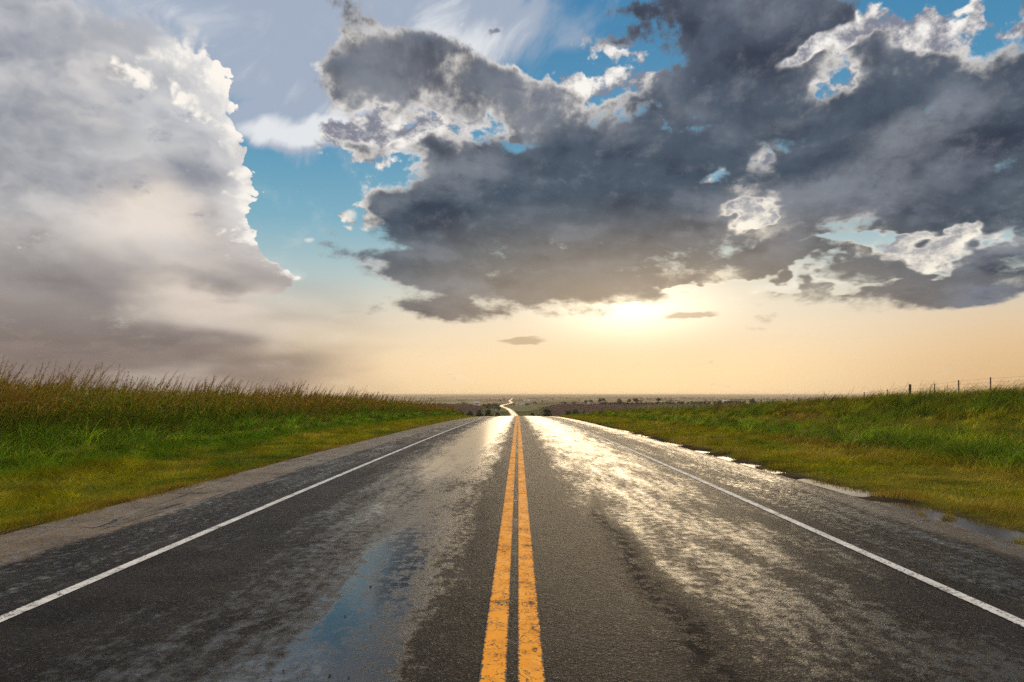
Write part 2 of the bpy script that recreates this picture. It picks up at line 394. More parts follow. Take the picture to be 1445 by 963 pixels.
# =====================================================================================
#  helpers for meshes and things
# =====================================================================================
def mesh_obj(name, V, Fc, mat=None, parent=None, smooth=False, colors=None, uv=None):
    me = bpy.data.meshes.new(name)
    V = np.asarray(V, dtype=np.float32)
    if isinstance(Fc, np.ndarray):
        n = Fc.shape[1]
        me.vertices.add(len(V))
        me.vertices.foreach_set('co', V.ravel())
        me.loops.add(Fc.size)
        me.loops.foreach_set('vertex_index', Fc.astype(np.int32).ravel())
        me.polygons.add(len(Fc))
        me.polygons.foreach_set('loop_start', np.arange(0, Fc.size, n, dtype=np.int32))
        me.polygons.foreach_set('loop_total', np.full(len(Fc), n, dtype=np.int32))
        me.update(calc_edges=True)
    else:
        me.from_pydata([tuple(map(float, v)) for v in V], [], [tuple(f) for f in Fc])
        me.update()
    if smooth:
        me.polygons.foreach_set('use_smooth', np.ones(len(me.polygons), dtype=bool))
    if colors is not None:
        at = me.color_attributes.new('col', 'FLOAT_COLOR', 'POINT')
        c4 = np.ones((len(V), 4), dtype=np.float32)
        c4[:, :3] = colors
        at.data.foreach_set('color', c4.ravel())
    if uv is not None:
        ul = me.uv_layers.new(name='UVMap')
        idx = np.empty(len(me.loops), dtype=np.int32)
        me.loops.foreach_get('vertex_index', idx)
        ul.data.foreach_set('uv', np.asarray(uv, dtype=np.float32)[idx].ravel())
    if mat is not None:
        me.materials.append(mat)
    o = bpy.data.objects.new(name, me)
    col.objects.link(o)
    if parent is not None:
        o.parent = parent
    return o


def tag(o, label=None, cat=None, group=None, kind=None):
    if label:
        o['label'] = label
    if cat:
        o['category'] = cat
    if group:
        o['group'] = group
    if kind:
        o['kind'] = kind
    return o


def empty(name, loc, rz=0.0):
    o = bpy.data.objects.new(name, None)
    col.objects.link(o)
    o.location = loc
    o.rotation_euler = (0, 0, rz)
    return o


def copy_tree(o, parent=None):
    c = o.copy()
    col.objects.link(c)
    if parent is not None:
        c.parent = parent
    for ch in [q for q in bpy.data.objects if q.parent == o]:
        copy_tree(ch, c)
    return c


def box(V, Fc, x0, x1, y0, y1, z0, z1):
    b = len(V)
    V += [(x0, y0, z0), (x1, y0, z0), (x1, y1, z0), (x0, y1, z0), (x0, y0, z1), (x1, y0, z1), (x1, y1, z1), (x0, y1, z1)]
    Fc += [(b, b + 3, b + 2, b + 1), (b + 4, b + 5, b + 6, b + 7), (b, b + 1, b + 5, b + 4), (b + 1, b + 2, b + 6, b + 5),
           (b + 2, b + 3, b + 7, b + 6), (b + 3, b, b + 4, b + 7)]


def tube(V, Fc, pts, rads, n=6, cap=True):
    pts = [np.array(p, float) for p in pts]
    b = len(V)
    for i, p in enumerate(pts):
        d = pts[min(i + 1, len(pts) - 1)] - pts[max(i - 1, 0)]
        d /= np.linalg.norm(d) + 1e-9
        a = np.cross(d, (0.0, 1.0, 0.0) if abs(d[1]) < 0.9 else (1.0, 0, 0))
        a /= np.linalg.norm(a)
        c = np.cross(d, a)
        for k in range(n):
            t = 2 * pi * k / n
            V.append(tuple(p + rads[i] * (math.cos(t) * a + math.sin(t) * c)))
    for i in range(len(pts) - 1):
        for k in range(n):
            k2 = (k + 1) % n
            Fc.append((b + i * n + k, b + i * n + k2, b + (i + 1) * n + k2, b + (i + 1) * n + k))
    if cap:
        Fc.append(tuple(b + k for k in range(n))[::-1])
        Fc.append(tuple(b + (len(pts) - 1) * n + k for k in range(n)))


def hsh(ix, iy, seed):
    v = np.sin(ix * 127.1 + iy * 311.7 + seed * 74.7) * 43758.5453
    return v - np.floor(v)


def vn(x, y, sc, seed=0):
    """value noise 0..1, sc = size of a lump in metres"""
    x = np.asarray(x, float) / sc
    y = np.asarray(y, float) / sc
    ix, iy = np.floor(x), np.floor(y)
    fx, fy = x - ix, y - iy
    fx = fx * fx * (3 - 2 * fx)
    fy = fy * fy * (3 - 2 * fy)
    a = hsh(ix, iy, seed)
    b = hsh(ix + 1, iy, seed)
    c = hsh(ix, iy + 1, seed)
    d = hsh(ix + 1, iy + 1, seed)
    return (a * (1 - fx) + b * fx) * (1 - fy) + (c * (1 - fx) + d * fx) * fy


def fbm(x, y, sc, seed=0, oc=4):
    t, a, s = 0, 1.0, 0
    for k in range(oc):
        t = t + a * vn(x, y, sc / 2 ** k, seed + k * 3.3)
        s += a
        a *= 0.55
    return t / s


def sstep(v, a, b):
    t = np.clip((np.asarray(v, float) - a) / (b - a), 0, 1)
    return t * t * (3 - 2 * t)


# =====================================================================================
#  the lie of the land
# =====================================================================================
_yy = np.arange(-400, 3000, 1.0)
_sl = np.where(_yy < -40, 0.0049 + 2.2e-4 * -40, 0.0049 + 2.2e-4 * _yy)
_sl = np.where(_yy > 250, 0.0599, _sl)
_sl = np.where(_yy > 520, 0.0599 + (0.0102 - 0.0599) * np.clip((_yy - 520) / 180, 0, 1), _sl)
_sl = np.where(_yy > 700, 0.0102 * (1 - np.clip((_yy - 900) / 150, 0, 1)), _sl)
_zz = -np.cumsum(_sl)
_zz -= np.interp(0.0, _yy, _zz)


def zroad(y):
    return np.interp(y, _yy, _zz)


def crown(s):
    return -0.016 * np.abs(s)


def bankR(y):
    return np.interp(y, [0, 35, 45, 55, 70, 100, 130, 200], [1.62, 1.56, 1.30, 1.00, 0.66, 0.60, 0.72, 0.7])


def ground(x, y):
    x = np.asarray(x, float)
    y = np.asarray(y, float)
    z = zroad(y)
    fade = 1 - sstep(y, 170, 330)
    n1 = fbm(x, y, 5.0, 1) - 0.5
    left = np.interp(-x, [0, 5.6, 6.15, 7.2, 9, 11, 14, 18, 30, 60], [-0.17, -0.17, -0.125, -0.17, -0.12, -0.02, 0.20, 0.55, 0.75, 0.8])
    k = np.interp(x, [0, 5.5, 6.0, 6.4, 7.0, 9, 11, 13, 18, 24, 32, 80], [0, 0, 0, 0, 0, .06, .14, .25, 0.93, 1.0, 1.12, 1.1])
    off = np.interp(x, [0, 5.2, 5.60, 5.95, 6.35, 6.9, 9, 12, 20], [-0.17, -0.17, -0.135, -0.175, -0.165, -0.11, -0.08, 0, 0])
    right = off + k * bankR(y)
    cr = np.where(x < 0, left, right)
    out = sstep(np.abs(x), 6.4, 9.5)
    cr = cr + n1 * 0.16 * out + (fbm(x, y, 0.9, 9) - 0.5) * 0.10 * sstep(np.abs(x), np.where(x > 0, 5.5, 6.1), np.where(x > 0, 5.9, 6.6))
    z = z + cr * fade
    # wide plain: low swells, the two rises either side of the far road
    d = np.hypot(x, y)
    far = sstep(d, 1200, 4000)
    z = z + far * ((fbm(x, y, 1800, 21, 3) - 0.5) * 9.0) + sstep(d, 9000, 26000) * (10 + (fbm(x, y, 6000, 31, 3) - 0.5) * 26)
    ry = sstep(y, 760, 1330) * (1 - sstep(y, 1400, 1900))
    z = z + 15.5 * ry * sstep(x, 14, 95) * (1 - sstep(x, 900, 1500)) + 15.5 * ry * sstep(-x, 42, 95) * (1 - sstep(-x, 900, 1500))
    z = z - 3.0 * sstep(np.abs(x), 120, 500) * (1 - sstep(y, 100, 900))
    return z


def px_x(px, y):
    return (px - VX) / F * y + 0.033


# =====================================================================================
#  materials
# =====================================================================================
def new_mat(name):
    m = bpy.data.materials.new(name)
    m.use_nodes = True
    m.node_tree.nodes.clear()
    return m, NT(m.node_tree)


def finish(N, sh):
    o = N.n('ShaderNodeOutputMaterial')
    N.t.links.new(sh, o.inputs[0])


def princ(N, **kw):
    nd = N.n('ShaderNodeBsdfPrincipled')
    for k, v in kw.items():
        N.put(nd.inputs[k.replace('_', ' ')], v + (1.0,) if isinstance(v, tuple) and len(v) == 3 and 'Normal' not in k else v)
    return nd


def plain_mat(name, c, rough=0.8, var=0.25, scale=3.0, spec=0.3):
    m, N = new_mat(name)
    tc = N.n('ShaderNodeTexCoord').outputs['Object']
    f = N.noise(tc, scale, 5, 0.6)
    cc = N.mix(N.mr(f, 0.3, 0.7), tuple(q * (1 - var) for q in c), tuple(q * (1 + var) for q in c))
    p = princ(N, Base_Color=cc, Roughness=rough)
    p.inputs['Specular IOR Level'].default_value = spec
    finish(N, p.outputs[0])
    return m


def veg_mat(name, transl=0.38, spec=0.07, rough=0.6):
    m, N = new_mat(name)
    at = N.n('ShaderNodeAttribute', attribute_name='col').outputs['Color']
    p = princ(N, Base_Color=at, Roughness=rough)
    p.inputs['Specular IOR Level'].default_value = spec
    tr = N.n('ShaderNodeBsdfTranslucent')
    N.put(tr.inputs[0], N.mix(1.0, at, (1.25, 1.25, 0.8), 'MULTIPLY'))
    mx = N.n('ShaderNodeMixShader')
    mx.inputs[0].default_value = transl
    N.t.links.new(p.outputs[0], mx.inputs[1])
    N.t.links.new(tr.outputs[0], mx.inputs[2])
    finish(N, mx.outputs[0])
    return m


def uvco(N):
    u = N.n('ShaderNodeUVMap')
    u.uv_map = 'UVMap'
    return u.outputs[0]


def wear_fields(N, uv):
    """s, y and the fields shared by asphalt and paint"""
    s, y, _ = N.sep(uv)[:3]
    v3 = N.comb(s, y, 0.0)
    vst = N.comb(s, N.m('MULTIPLY', y, 0.14), 0.0)     # streaks run with the traffic
    return s, y, v3, vst


def bell(N, s, c, w):
    """smooth bump of half width w at s = c"""
    return N.mr(N.m('ABSOLUTE', N.m('SUBTRACT', s, c)), w, 0.0)


def asphalt_mat():
    m, N = new_mat('wet_asphalt')
    s, y, v3, vst = wear_fields(N, uvco(N))
    a_s = N.m('ABSOLUTE', s)
    # --- water film: wheel paths and hollows
    st = N.noise(vst, 3.2, 7, 0.66, 0.25)
    pat = N.noise(N.comb(s, N.m('MULTIPLY', y, 0.45), 0.0), 0.8, 6, 0.66, 0.5)
    fine = N.noise(N.comb(s, N.m('MULTIPLY', y, 0.8), 0.0), 9.0, 6, 0.72)
    wheel = N.m('ADD', N.m('MULTIPLY', bell(N, s, -1.75, 2.0), N.mr(y, 6.0, 16.0, 0.40, 0.66)), N.m('MULTIPLY', bell(N, s, 2.1, 2.2), N.mr(y, 5.0, 22.0, 0.30, 0.58)))
    wheel = N.m('ADD', wheel, N.m('MULTIPLY', bell(N, s, -1.10, 0.72), N.mr(y, 12.0, 5.5, 0.0, 0.68)))
    
    wheel = N.m('ADD', wheel, N.m('MULTIPLY', bell(N, s, -1.5, 1.5), N.mr(y, 10.0, 20.0, 0.0, 0.40)))
    wheel = N.m('SUBTRACT', wheel, N.m('MULTIPLY', bell(N, s, 4.4, 1.1), N.mr(y, 12.0, 24.0, 0.0, 0.30)))
    wheel = N.m('SUBTRACT', wheel, N.m('MULTIPLY', bell(N, s, -2.9, 0.9), N.mr(y, 24.0, 9.0, 0.0, 0.10)))
    wheel = N.m('ADD', wheel, N.m('MULTIPLY', bell(N, s, 5.35, 0.40), 0.28))
    wheel = N.m('ADD', wheel, N.m('MULTIPLY', bell(N, s, 4.9, 0.25), 0.22))
    wheel = N.m('SUBTRACT', wheel, N.m('MULTIPLY', bell(N, s, 0.50, 0.60), 0.42))
    wheel = N.m('SUBTRACT', wheel, N.m('MULTIPLY', bell(N, s, -0.30, 0.35), 0.28))
    film = N.m('ADD', wheel, N.m('ADD', N.m('MULTIPLY', N.m('SUBTRACT', st, 0.5), 1.5), N.m('ADD', N.m('MULTIPLY', N.m('SUBTRACT', pat, 0.5), 0.85),
                                                                                      N.m('MULTIPLY', N.m('SUBTRACT', fine, 0.5), 1.9))))
    rim_n = N.noise(N.comb(s, N.m('MULTIPLY', y, 0.7), 4.0), 13.0, 5, 0.7)
    film = N.m('ADD', film, N.m('MULTIPLY', N.m('MULTIPLY', N.m('SUBTRACT', rim_n, 0.44), 3.0), N.mr(a_s, 3.8, 4.1)))
    dark = N.m('MULTIPLY', bell(N, N.m('ADD', s, N.m('MULTIPLY', N.m('SUBTRACT', pat, 0.5), 0.8)), 1.12, 0.34), N.m('MULTIPLY', N.mr(y, 11.5, 9.0), N.mr(fine, 0.40, 0.52)))  # dulled streak imitating the dark cloud's reflection in the right lane
    film = N.m('ADD', film, N.mr(y, 8.0, 45.0, 0.0, 0.10))
    wet = N.m('MULTIPLY', N.mr(film, -0.15, 1.15), N.m('SUBTRACT', 1.0, N.m('MULTIPLY', dark, 0.9)))
    # --- stones and coarse surface
    stones = N.vor(v3, 52.0, 1, 0.6, 'F1')
    grit = N.noise(v3, 30.0, 5, 0.72)
    lumps = N.noise(N.comb(s, N.m('MULTIPLY', y, 0.8), 3.0), 11.0, 5, 0.65)
    hgt = N.m('ADD', N.m('MULTIPLY', stones, -0.5), N.m('ADD', N.m('MULTIPLY', grit, 1.3), N.m('MULTIPLY', lumps, 1.8)))
    # cracks
    cn = N.noise(N.comb(N.m('MULTIPLY', s, 0.22), y, 0.0), 0.42, 5, 0.5, 0.0)
    jog = N.noise(N.comb(N.m('MULTIPLY', s, 1.0), N.m('MULTIPLY', y, 0.25), 2.0), 1.2, 5, 0.6)
    fr = N.m('FRACT', N.m('DIVIDE', N.m('ADD', y, N.m('ADD', N.m('MULTIPLY', jog, 1.1), N.m('MULTIPLY', cn, 3.0))), 3.1))
    crack = N.mr(N.m('ABSOLUTE', N.m('SUBTRACT', fr, 0.5)), 0.0075, 0.0030)
    cn2 = N.noise(N.comb(s, N.m('MULTIPLY', y, 0.04), 7.0), 1.4, 4, 0.5, 0.2)
    crack2 = N.m('MULTIPLY', N.mr(N.m('ABSOLUTE', N.m('SUBTRACT', cn2, 0.5)), 0.008, 0.002), N.mr(a_s, 3.9, 4.6))
    crack = N.m('MAXIMUM', N.m('MULTIPLY', crack, N.mr(a_s, 3.8, 4.3)), crack2)
    # --- colour: old asphalt, paler concrete strip outside the shoulders
    edge_w = N.m('ADD', N.m('MULTIPLY', N.m('SUBTRACT', N.noise(v3, 1.1, 6, 0.7), 0.5), 0.55), N.m('MULTIPLY', N.m('SUBTRACT', grit, 0.5), 0.35))
    conc = N.m('MULTIPLY', N.mr(N.m('ADD', N.m('MULTIPLY', s, -1.0), edge_w), 4.92, 5.08), 1.0)
    concr = N.m('MULTIPLY', N.mr(N.m('ADD', s, edge_w), 5.0, 5.3), 0.6)
    conc = N.m('MAXIMUM', conc, concr)
    tone = N.noise(v3, 1.1, 5, 0.65)
    ac = N.mix(N.mr(tone, 0.3, 0.7), (0.014, 0.012, 0.012), (0.032, 0.028, 0.026))
    ac = N.mix(N.mr(grit, 0.55, 0.72), ac, (0.075, 0.070, 0.066))
    cc = N.mix(N.mr(tone, 0.3, 0.7), (0.115, 0.084, 0.057), (0.205, 0.155, 0.105))
    cc = N.mix(N.mr(grit, 0.5, 0.75), cc, (0.10, 0.085, 0.07))
    bc = N.mix(conc, ac, cc)
    bc = N.mix(crack, bc, (0.014, 0.012, 0.010))
    bc = N.mix(N.m('MULTIPLY', wet, 0.45), bc, (0.018, 0.018, 0.020))
    rough = N.m('ADD', N.mr(wet, 0.0, 1.0, 0.40, 0.05, 'LINEAR'), N.m('MULTIPLY', N.m('SUBTRACT', grit, 0.5), 0.3))
    rough = N.m('MAXIMUM', rough, N.mr(y, 7.0, 22.0, 0.045, 0.17))
    rough = N.m('MAXIMUM', rough, N.m('MULTIPLY', conc, 0.36))
    bump = N.n('ShaderNodeBump')
    bump.inputs['Distance'].default_value = 0.016
    N.put(bump.inputs['Strength'], N.mr(wet, 0.0, 0.9, 1.0, 0.012, 'LINEAR'))
    N.put(bump.inputs['Height'], N.m('SUBTRACT', hgt, N.m('MULTIPLY', crack, 1.0)))
    # long shallow ripples remain even where the film is closed
    bump2 = N.n('ShaderNodeBump')
    bump2.inputs['Distance'].default_value = 0.02
    N.put(bump2.inputs['Strength'], 0.085)
    N.put(bump2.inputs['Height'], N.noise(N.comb(s, N.m('MULTIPLY', y, 1.6), 0.0), 3.2, 5, 0.6))
    N.put(bump2.inputs['Normal'], bump.outputs[0])
    p = princ(N, Base_Color=bc, Roughness=rough)
    p.inputs['IOR'].default_value = 1.36
    glint = N.mr(N.m('ADD', N.m('MULTIPLY', grit, 1.0), N.m('MULTIPLY', N.m('SUBTRACT', 0.5, stones), 0.35)), 0.43, 0.70, 0.03, 0.52)
    glint = N.m('MULTIPLY', glint, N.m('SUBTRACT', 1.0, N.m('MULTIPLY', dark, 0.93)))
    N.put(p.inputs['Specular IOR Level'], N.m('MAXIMUM', glint, N.mr(wet, 0.15, 0.85, 0.0, 0.95)))
    N.put(p.inputs['Normal'], bump2.outputs[0])
    finish(N, p.outputs[0])
    return m


def paint_mat(name, c1, c2, worn, amount, lo, hi):
    m, N = new_mat(name)
    s, y, v3, vst = wear_fields(N, uvco(N))
    g1 = N.noise(v3, 26.0, 6, 0.7)
    g2 = N.noise(v3, 3.0, 4, 0.6)
    cr = N.noise(N.comb(s, y, 5.0), 7.0, 5, 0.6, 0.6)
    crack = N.mr(N.m('ABSOLUTE', N.m('SUBTRACT', cr, 0.5)), 0.011, 0.005)
    w = N.mr(N.m('ADD', g1, N.m('MULTIPLY', N.m('SUBTRACT', g2, 0.5), 0.8)), amount, amount + 0.05)
    cr2 = N.noise(N.comb(s, y, 9.0), 60.0, 3, 0.6)
    w = N.m('MAXIMUM', w, N.m('MAXIMUM', crack, N.mr(cr2, 0.66, 0.70)))
    a_s = N.m('ABSOLUTE', s)
    ed = N.m('MINIMUM', N.m('SUBTRACT', a_s, lo), N.m('SUBTRACT', hi, a_s))
    w = N.m('MAXIMUM', w, N.mr(N.m('SUBTRACT', ed, N.m('MULTIPLY', N.m('SUBTRACT', g1, 0.40), 0.085)), 0.001, -0.001))
    cc = N.mix(N.mr(g2, 0.3, 0.7), c1, c2)
    grime = N.noise(N.comb(s, N.m('MULTIPLY', y, 0.3), 1.0), 9.0, 6, 0.7)
    cc = N.mix(N.m('MULTIPLY', N.mr(grime, 0.48, 0.72), 0.45), cc, worn)
    cc = N.mix(w, cc, worn)
    p = princ(N, Base_Color=cc, Roughness=N.mr(g2, 0.3, 0.7, 0.5, 0.65))
    p.inputs['Specular IOR Level'].default_value = 0.22
    b = N.n('ShaderNodeBump')
    b.inputs['Distance'].default_value = 0.003
    b.inputs['Strength'].default_value = 0.8
    N.put(b.inputs['Height'], N.m('SUBTRACT', N.m('MULTIPLY', g1, 0.8), w))
    N.put(p.inputs['Normal'], b.outputs[0])
    finish(N, p.outputs[0])
    return m


def ground_mat():
    m, N = new_mat('prairie_ground')
    pos = N.n('ShaderNodeNewGeometry').outputs['Position']
    x, y, z = N.sep(pos)[:3]
    p2 = N.comb(x, y, 0.0)
    n_a = N.noise(p2, 0.9, 6, 0.65)
    n_b = N.noise(p2, 0.12, 4, 0.6)
    near = N.mix(N.mr(n_a, 0.35, 0.65), (0.045, 0.070, 0.010), (0.125, 0.110, 0.015))
    near = N.mix(N.mr(n_b, 0.45, 0.7), near, (0.090, 0.065, 0.018))
    mud = N.mix(N.mr(n_a, 0.35, 0.65), (0.030, 0.022, 0.015), (0.060, 0.045, 0.030))
    ax = N.m('ABSOLUTE', x)
    near = N.mix(N.mr(N.m('ADD', ax, N.m('MULTIPLY', N.m('SUBTRACT', n_a, 0.5), 1.2)), 6.9, 6.3), near, mud)
    # fields of the plain: long strips, tan, olive and ploughed brown
    wq = N.noise(p2, 0.0012, 3, 0.5, out=1)
    q = N.vm('ADD', N.vm('MULTIPLY', p2, (0.0022, 0.0011, 0.0)), N.vm('MULTIPLY', wq, (0.35, 0.35, 0.0)))
    cell = N.vor(q, 1.0, 0, 0.5, 'F1', out=1)
    cr_, cg_, cb_ = N.sep(cell)[:3]
    fld = N.ramp(cr_, [(0.0, (0.27, 0.20, 0.12)), (0.25, (0.16, 0.15, 0.075)), (0.42, (0.32, 0.25, 0.16)), (0.6, (0.13, 0.090, 0.065)),
                       (0.75, (0.22, 0.19, 0.10)), (1.0, (0.36, 0.29, 0.18))], 'CONSTANT')
    n_c = N.noise(N.vm('MULTIPLY', p2, (1.0, 0.35, 1.0)), 0.018, 6, 0.65)
    fld = N.mix(N.mr(n_c, 0.35, 0.65), N.mix(1.0, fld, (0.72, 0.72, 0.72), 'MULTIPLY'), fld)
    # dark scrub speckle of far hedges and pasture bushes
    sp = N.noise(N.vm('MULTIPLY', p2, (1.0, 0.5, 1.0)), 0.007, 5, 0.7)
    fld = N.mix(N.m('MULTIPLY', N.mr(sp, 0.55, 0.66), 0.7), fld, (0.045, 0.045, 0.028))
    # slopes beside the far road: pasture, then the brown ploughed field on the right-hand rise
    we = N.m('MULTIPLY', N.m('SUBTRACT', N.noise(p2, 0.02, 4, 0.5), 0.5), 40.0)
    pas = N.m('MULTIPLY', N.mr(y, 600, 700), N.mr(y, 1480, 1380))
    past = N.mix(N.mr(n_c, 0.35, 0.65), (0.045, 0.055, 0.020), (0.085, 0.082, 0.032))
    col_ = N.mix(pas, fld, past)
    brown = N.m('MULTIPLY', N.mr(N.m('ADD', x, we), 44.0, 50.0), N.m('MULTIPLY', N.mr(y, 1010, 1016), N.mr(y, 1700, 1600)))
    brown = N.m('MULTIPLY', brown, N.mr(N.m('SUBTRACT', x, N.m('MULTIPLY', N.m('SUBTRACT', y, 1000.0), 0.35)), 150.0, 140.0))
    brl = N.m('MULTIPLY', N.mr(x, -62.0, -68.0), N.m('MULTIPLY', N.mr(y, 1090, 1096), N.mr(y, 1350, 1340)))
    brown = N.m('MAXIMUM', brown, brl)
    col_ = N.mix(brown, col_, (0.060, 0.038, 0.031))
    c = N.mix(N.mr(y, 240, 420), near, col_)
    p = princ(N, Base_Color=c, Roughness=1.0)
    p.inputs['Specular IOR Level'].default_value = 0.0
    b = N.n('ShaderNodeBump')
    b.inputs['Distance'].default_value = 0.05
    b.inputs['Strength'].default_value = 0.6
    N.put(b.inputs['Height'], n_a)
    N.put(p.inputs['Normal'], b.outputs[0])
    finish(N, p.outputs[0])
    return m


def water_mat():
    m, N = new_mat('puddle_water')
    pos = N.n('ShaderNodeNewGeometry').outputs['Position']
    f = N.noise(pos, 14.0, 3, 0.5)
    p = princ(N, Base_Color=(0.045, 0.036, 0.026), Roughness=0.04)
    p.inputs['IOR'].default_value = 1.33
    b = N.n('ShaderNodeBump')
    b.inputs['Distance'].default_value = 0.004
    b.inputs['Strength'].default_value = 0.12
    N.put(b.inputs['Height'], f)
    N.put(p.inputs['Normal'], b.outputs[0])
    finish(N, p.outputs[0])
    return m


# =====================================================================================
#  ground, road, paint, puddle
# =====================================================================================
def build_ground():
    xs = [0.0]
    def run(to, st):
        while xs[-1] < to - 1e-6:
            xs.append(min(to, xs[-1] + st))
    run(5.2, 1.3); run(8.0, 0.14); run(14, 0.5); run(30, 1.2); run(110, 8)
    st = 10.0
    while xs[-1] < 42000:
        st *= 1.14
        xs.append(xs[-1] + st)
    xs = np.array(sorted([-v for v in xs[1:]] + xs))
    ys = [-60.0]
    def runy(to, st):
        while ys[-1] < to - 1e-6:
            ys.append(min(to, ys[-1] + st))
    runy(-2, 6); runy(28, 0.22); runy(60, 0.6); runy(140, 1.6); runy(400, 6); runy(2200, 22)
    st = 24.0
    while ys[-1] < 46000:
        st *= 1.05
        ys.append(ys[-1] + st)
    ys = np.array(ys)
    X, Y = np.meshgrid(xs, ys)
    Z = ground(X, Y)
    V = np.stack([X, Y, Z], -1).reshape(-1, 3)
    nx, ny = len(xs), len(ys)
    i = np.arange(nx - 1)[None, :] + nx * np.arange(ny - 1)[:, None]
    Fc = np.stack([i, i + 1, i + 1 + nx, i + nx], -1).reshape(-1, 4)
    o = mesh_obj('ground', V, Fc, ground_mat(), smooth=True)
    tag(o, kind='structure', label='open prairie ground falling away to a wide hazy plain')


FAR_PATH = [(0, 330), (0, 700), (-3, 950), (-6, 1150), (-11, 1320), (-17, 1500), (-27, 1700), (-44, 1900), (-51, 2050), (-47, 2250), (-38, 2430), (-31, 2600),
            (-25, 3000), (-33, 3300), (-47, 3800), (-52, 4100), (-48, 4700), (-46, 6000)]


def far_x(y):
    p = np.array(FAR_PATH, float)
    t = np.interp(y, p[:, 1], p[:, 0])
    return np.where(y < 330, 0.0, t)


def strip_mesh(name, s_list, ys, mat, dz, kind_label, centre=far_x):
    s = np.array(s_list)
    ys = np.array(ys)
    cx = centre(ys)
    # smooth the corner points of the far path
    for _ in range(8):
        c2 = cx.copy()
        c2[1:-1] = (cx[:-2] + cx[1:-1] * 2 + cx[2:]) / 4
        cx = np.where(ys > 340, c2, cx)
    S, Y = np.meshgrid(s, ys)
    CX = cx[:, None] + S
    nearZ = zroad(Y) + crown(S)
    lift = 0.30 + 0.00008 * Y
    farZ = ground(CX, Y) + lift
    t = sstep(Y, 200, 420)
    Z = nearZ * (1 - t) + farZ * t + dz * (1 + 12 * sstep(Y, 100, 600))
    V = np.stack([CX, Y, Z], -1).reshape(-1, 3)
    nx, ny = len(s), len(ys)
    i = np.arange(nx - 1)[None, :] + nx * np.arange(ny - 1)[:, None]
    Fc = np.stack([i, i + 1, i + 1 + nx, i + nx], -1).reshape(-1, 4)
    uv = np.stack([S, Y], -1).reshape(-1, 2)
    o = mesh_obj(name, V, Fc, mat, smooth=True, uv=uv)
    tag(o, label=kind_label, kind='structure')
    return o


def build_road():
    ys = list(np.arange(-30, 60, 1.0)) + list(np.arange(60, 240, 2.0)) + list(np.arange(240, 3000, 12.0)) + list(np.arange(3000, 6001, 30.0))
    asp = asphalt_mat()
    strip_mesh('road', [-6.25, -5.0, -3.7, -1.8, 0.0, 1.8, 3.7, 5.0, 5.72], ys, asp, 0.0, 'wet two lane asphalt road running straight over the crest')
    yel = paint_mat('yellow_paint', (0.82, 0.32, 0.006), (0.72, 0.27, 0.008), (0.045, 0.036, 0.028), 0.62, 0.03, 0.185)
    whi = paint_mat('white_paint', (0.66, 0.63, 0.59), (0.50, 0.475, 0.44), (0.075, 0.07, 0.065), 0.61, 3.6, 3.82)
    ly = [v for v in ys if v < 3000]
    strip_mesh('centre_line', [-0.185, -0.030], ly, yel, 0.004, 'left stripe of the worn double yellow centre line')
    strip_mesh('centre_line', [0.030, 0.185], ly, yel, 0.004, 'right stripe of the worn double yellow centre line')
    strip_mesh('edge_line', [-3.82, -3.70], ly, whi, 0.004, 'solid white edge line of the left lane')
    strip_mesh('edge_line', [3.60, 3.72], ly, whi, 0.004, 'solid white edge line of the right lane')
    # standing water along the right-hand edge, its outline cut by the uneven mud
    py = np.arange(1, 48, 0.5)
    S, Y = np.meshgrid(np.array([5.60, 6.0, 6.4, 6.9]), py)
    Z = zroad(Y) - 0.150 - 0.022 * sstep(Y, 12, 17)
    V = np.stack([S, Y, Z], -1).reshape(-1, 3)
    i = np.arange(3)[None, :] + 4 * np.arange(len(py) - 1)[:, None]
    Fc = np.stack([i, i + 1, i + 5, i + 4], -1).reshape(-1, 4)
    o = mesh_obj('puddle_water', V, Fc, water_mat(), smooth=True)
    tag(o, label='shallow rain water standing along the right pavement edge', kind='structure')


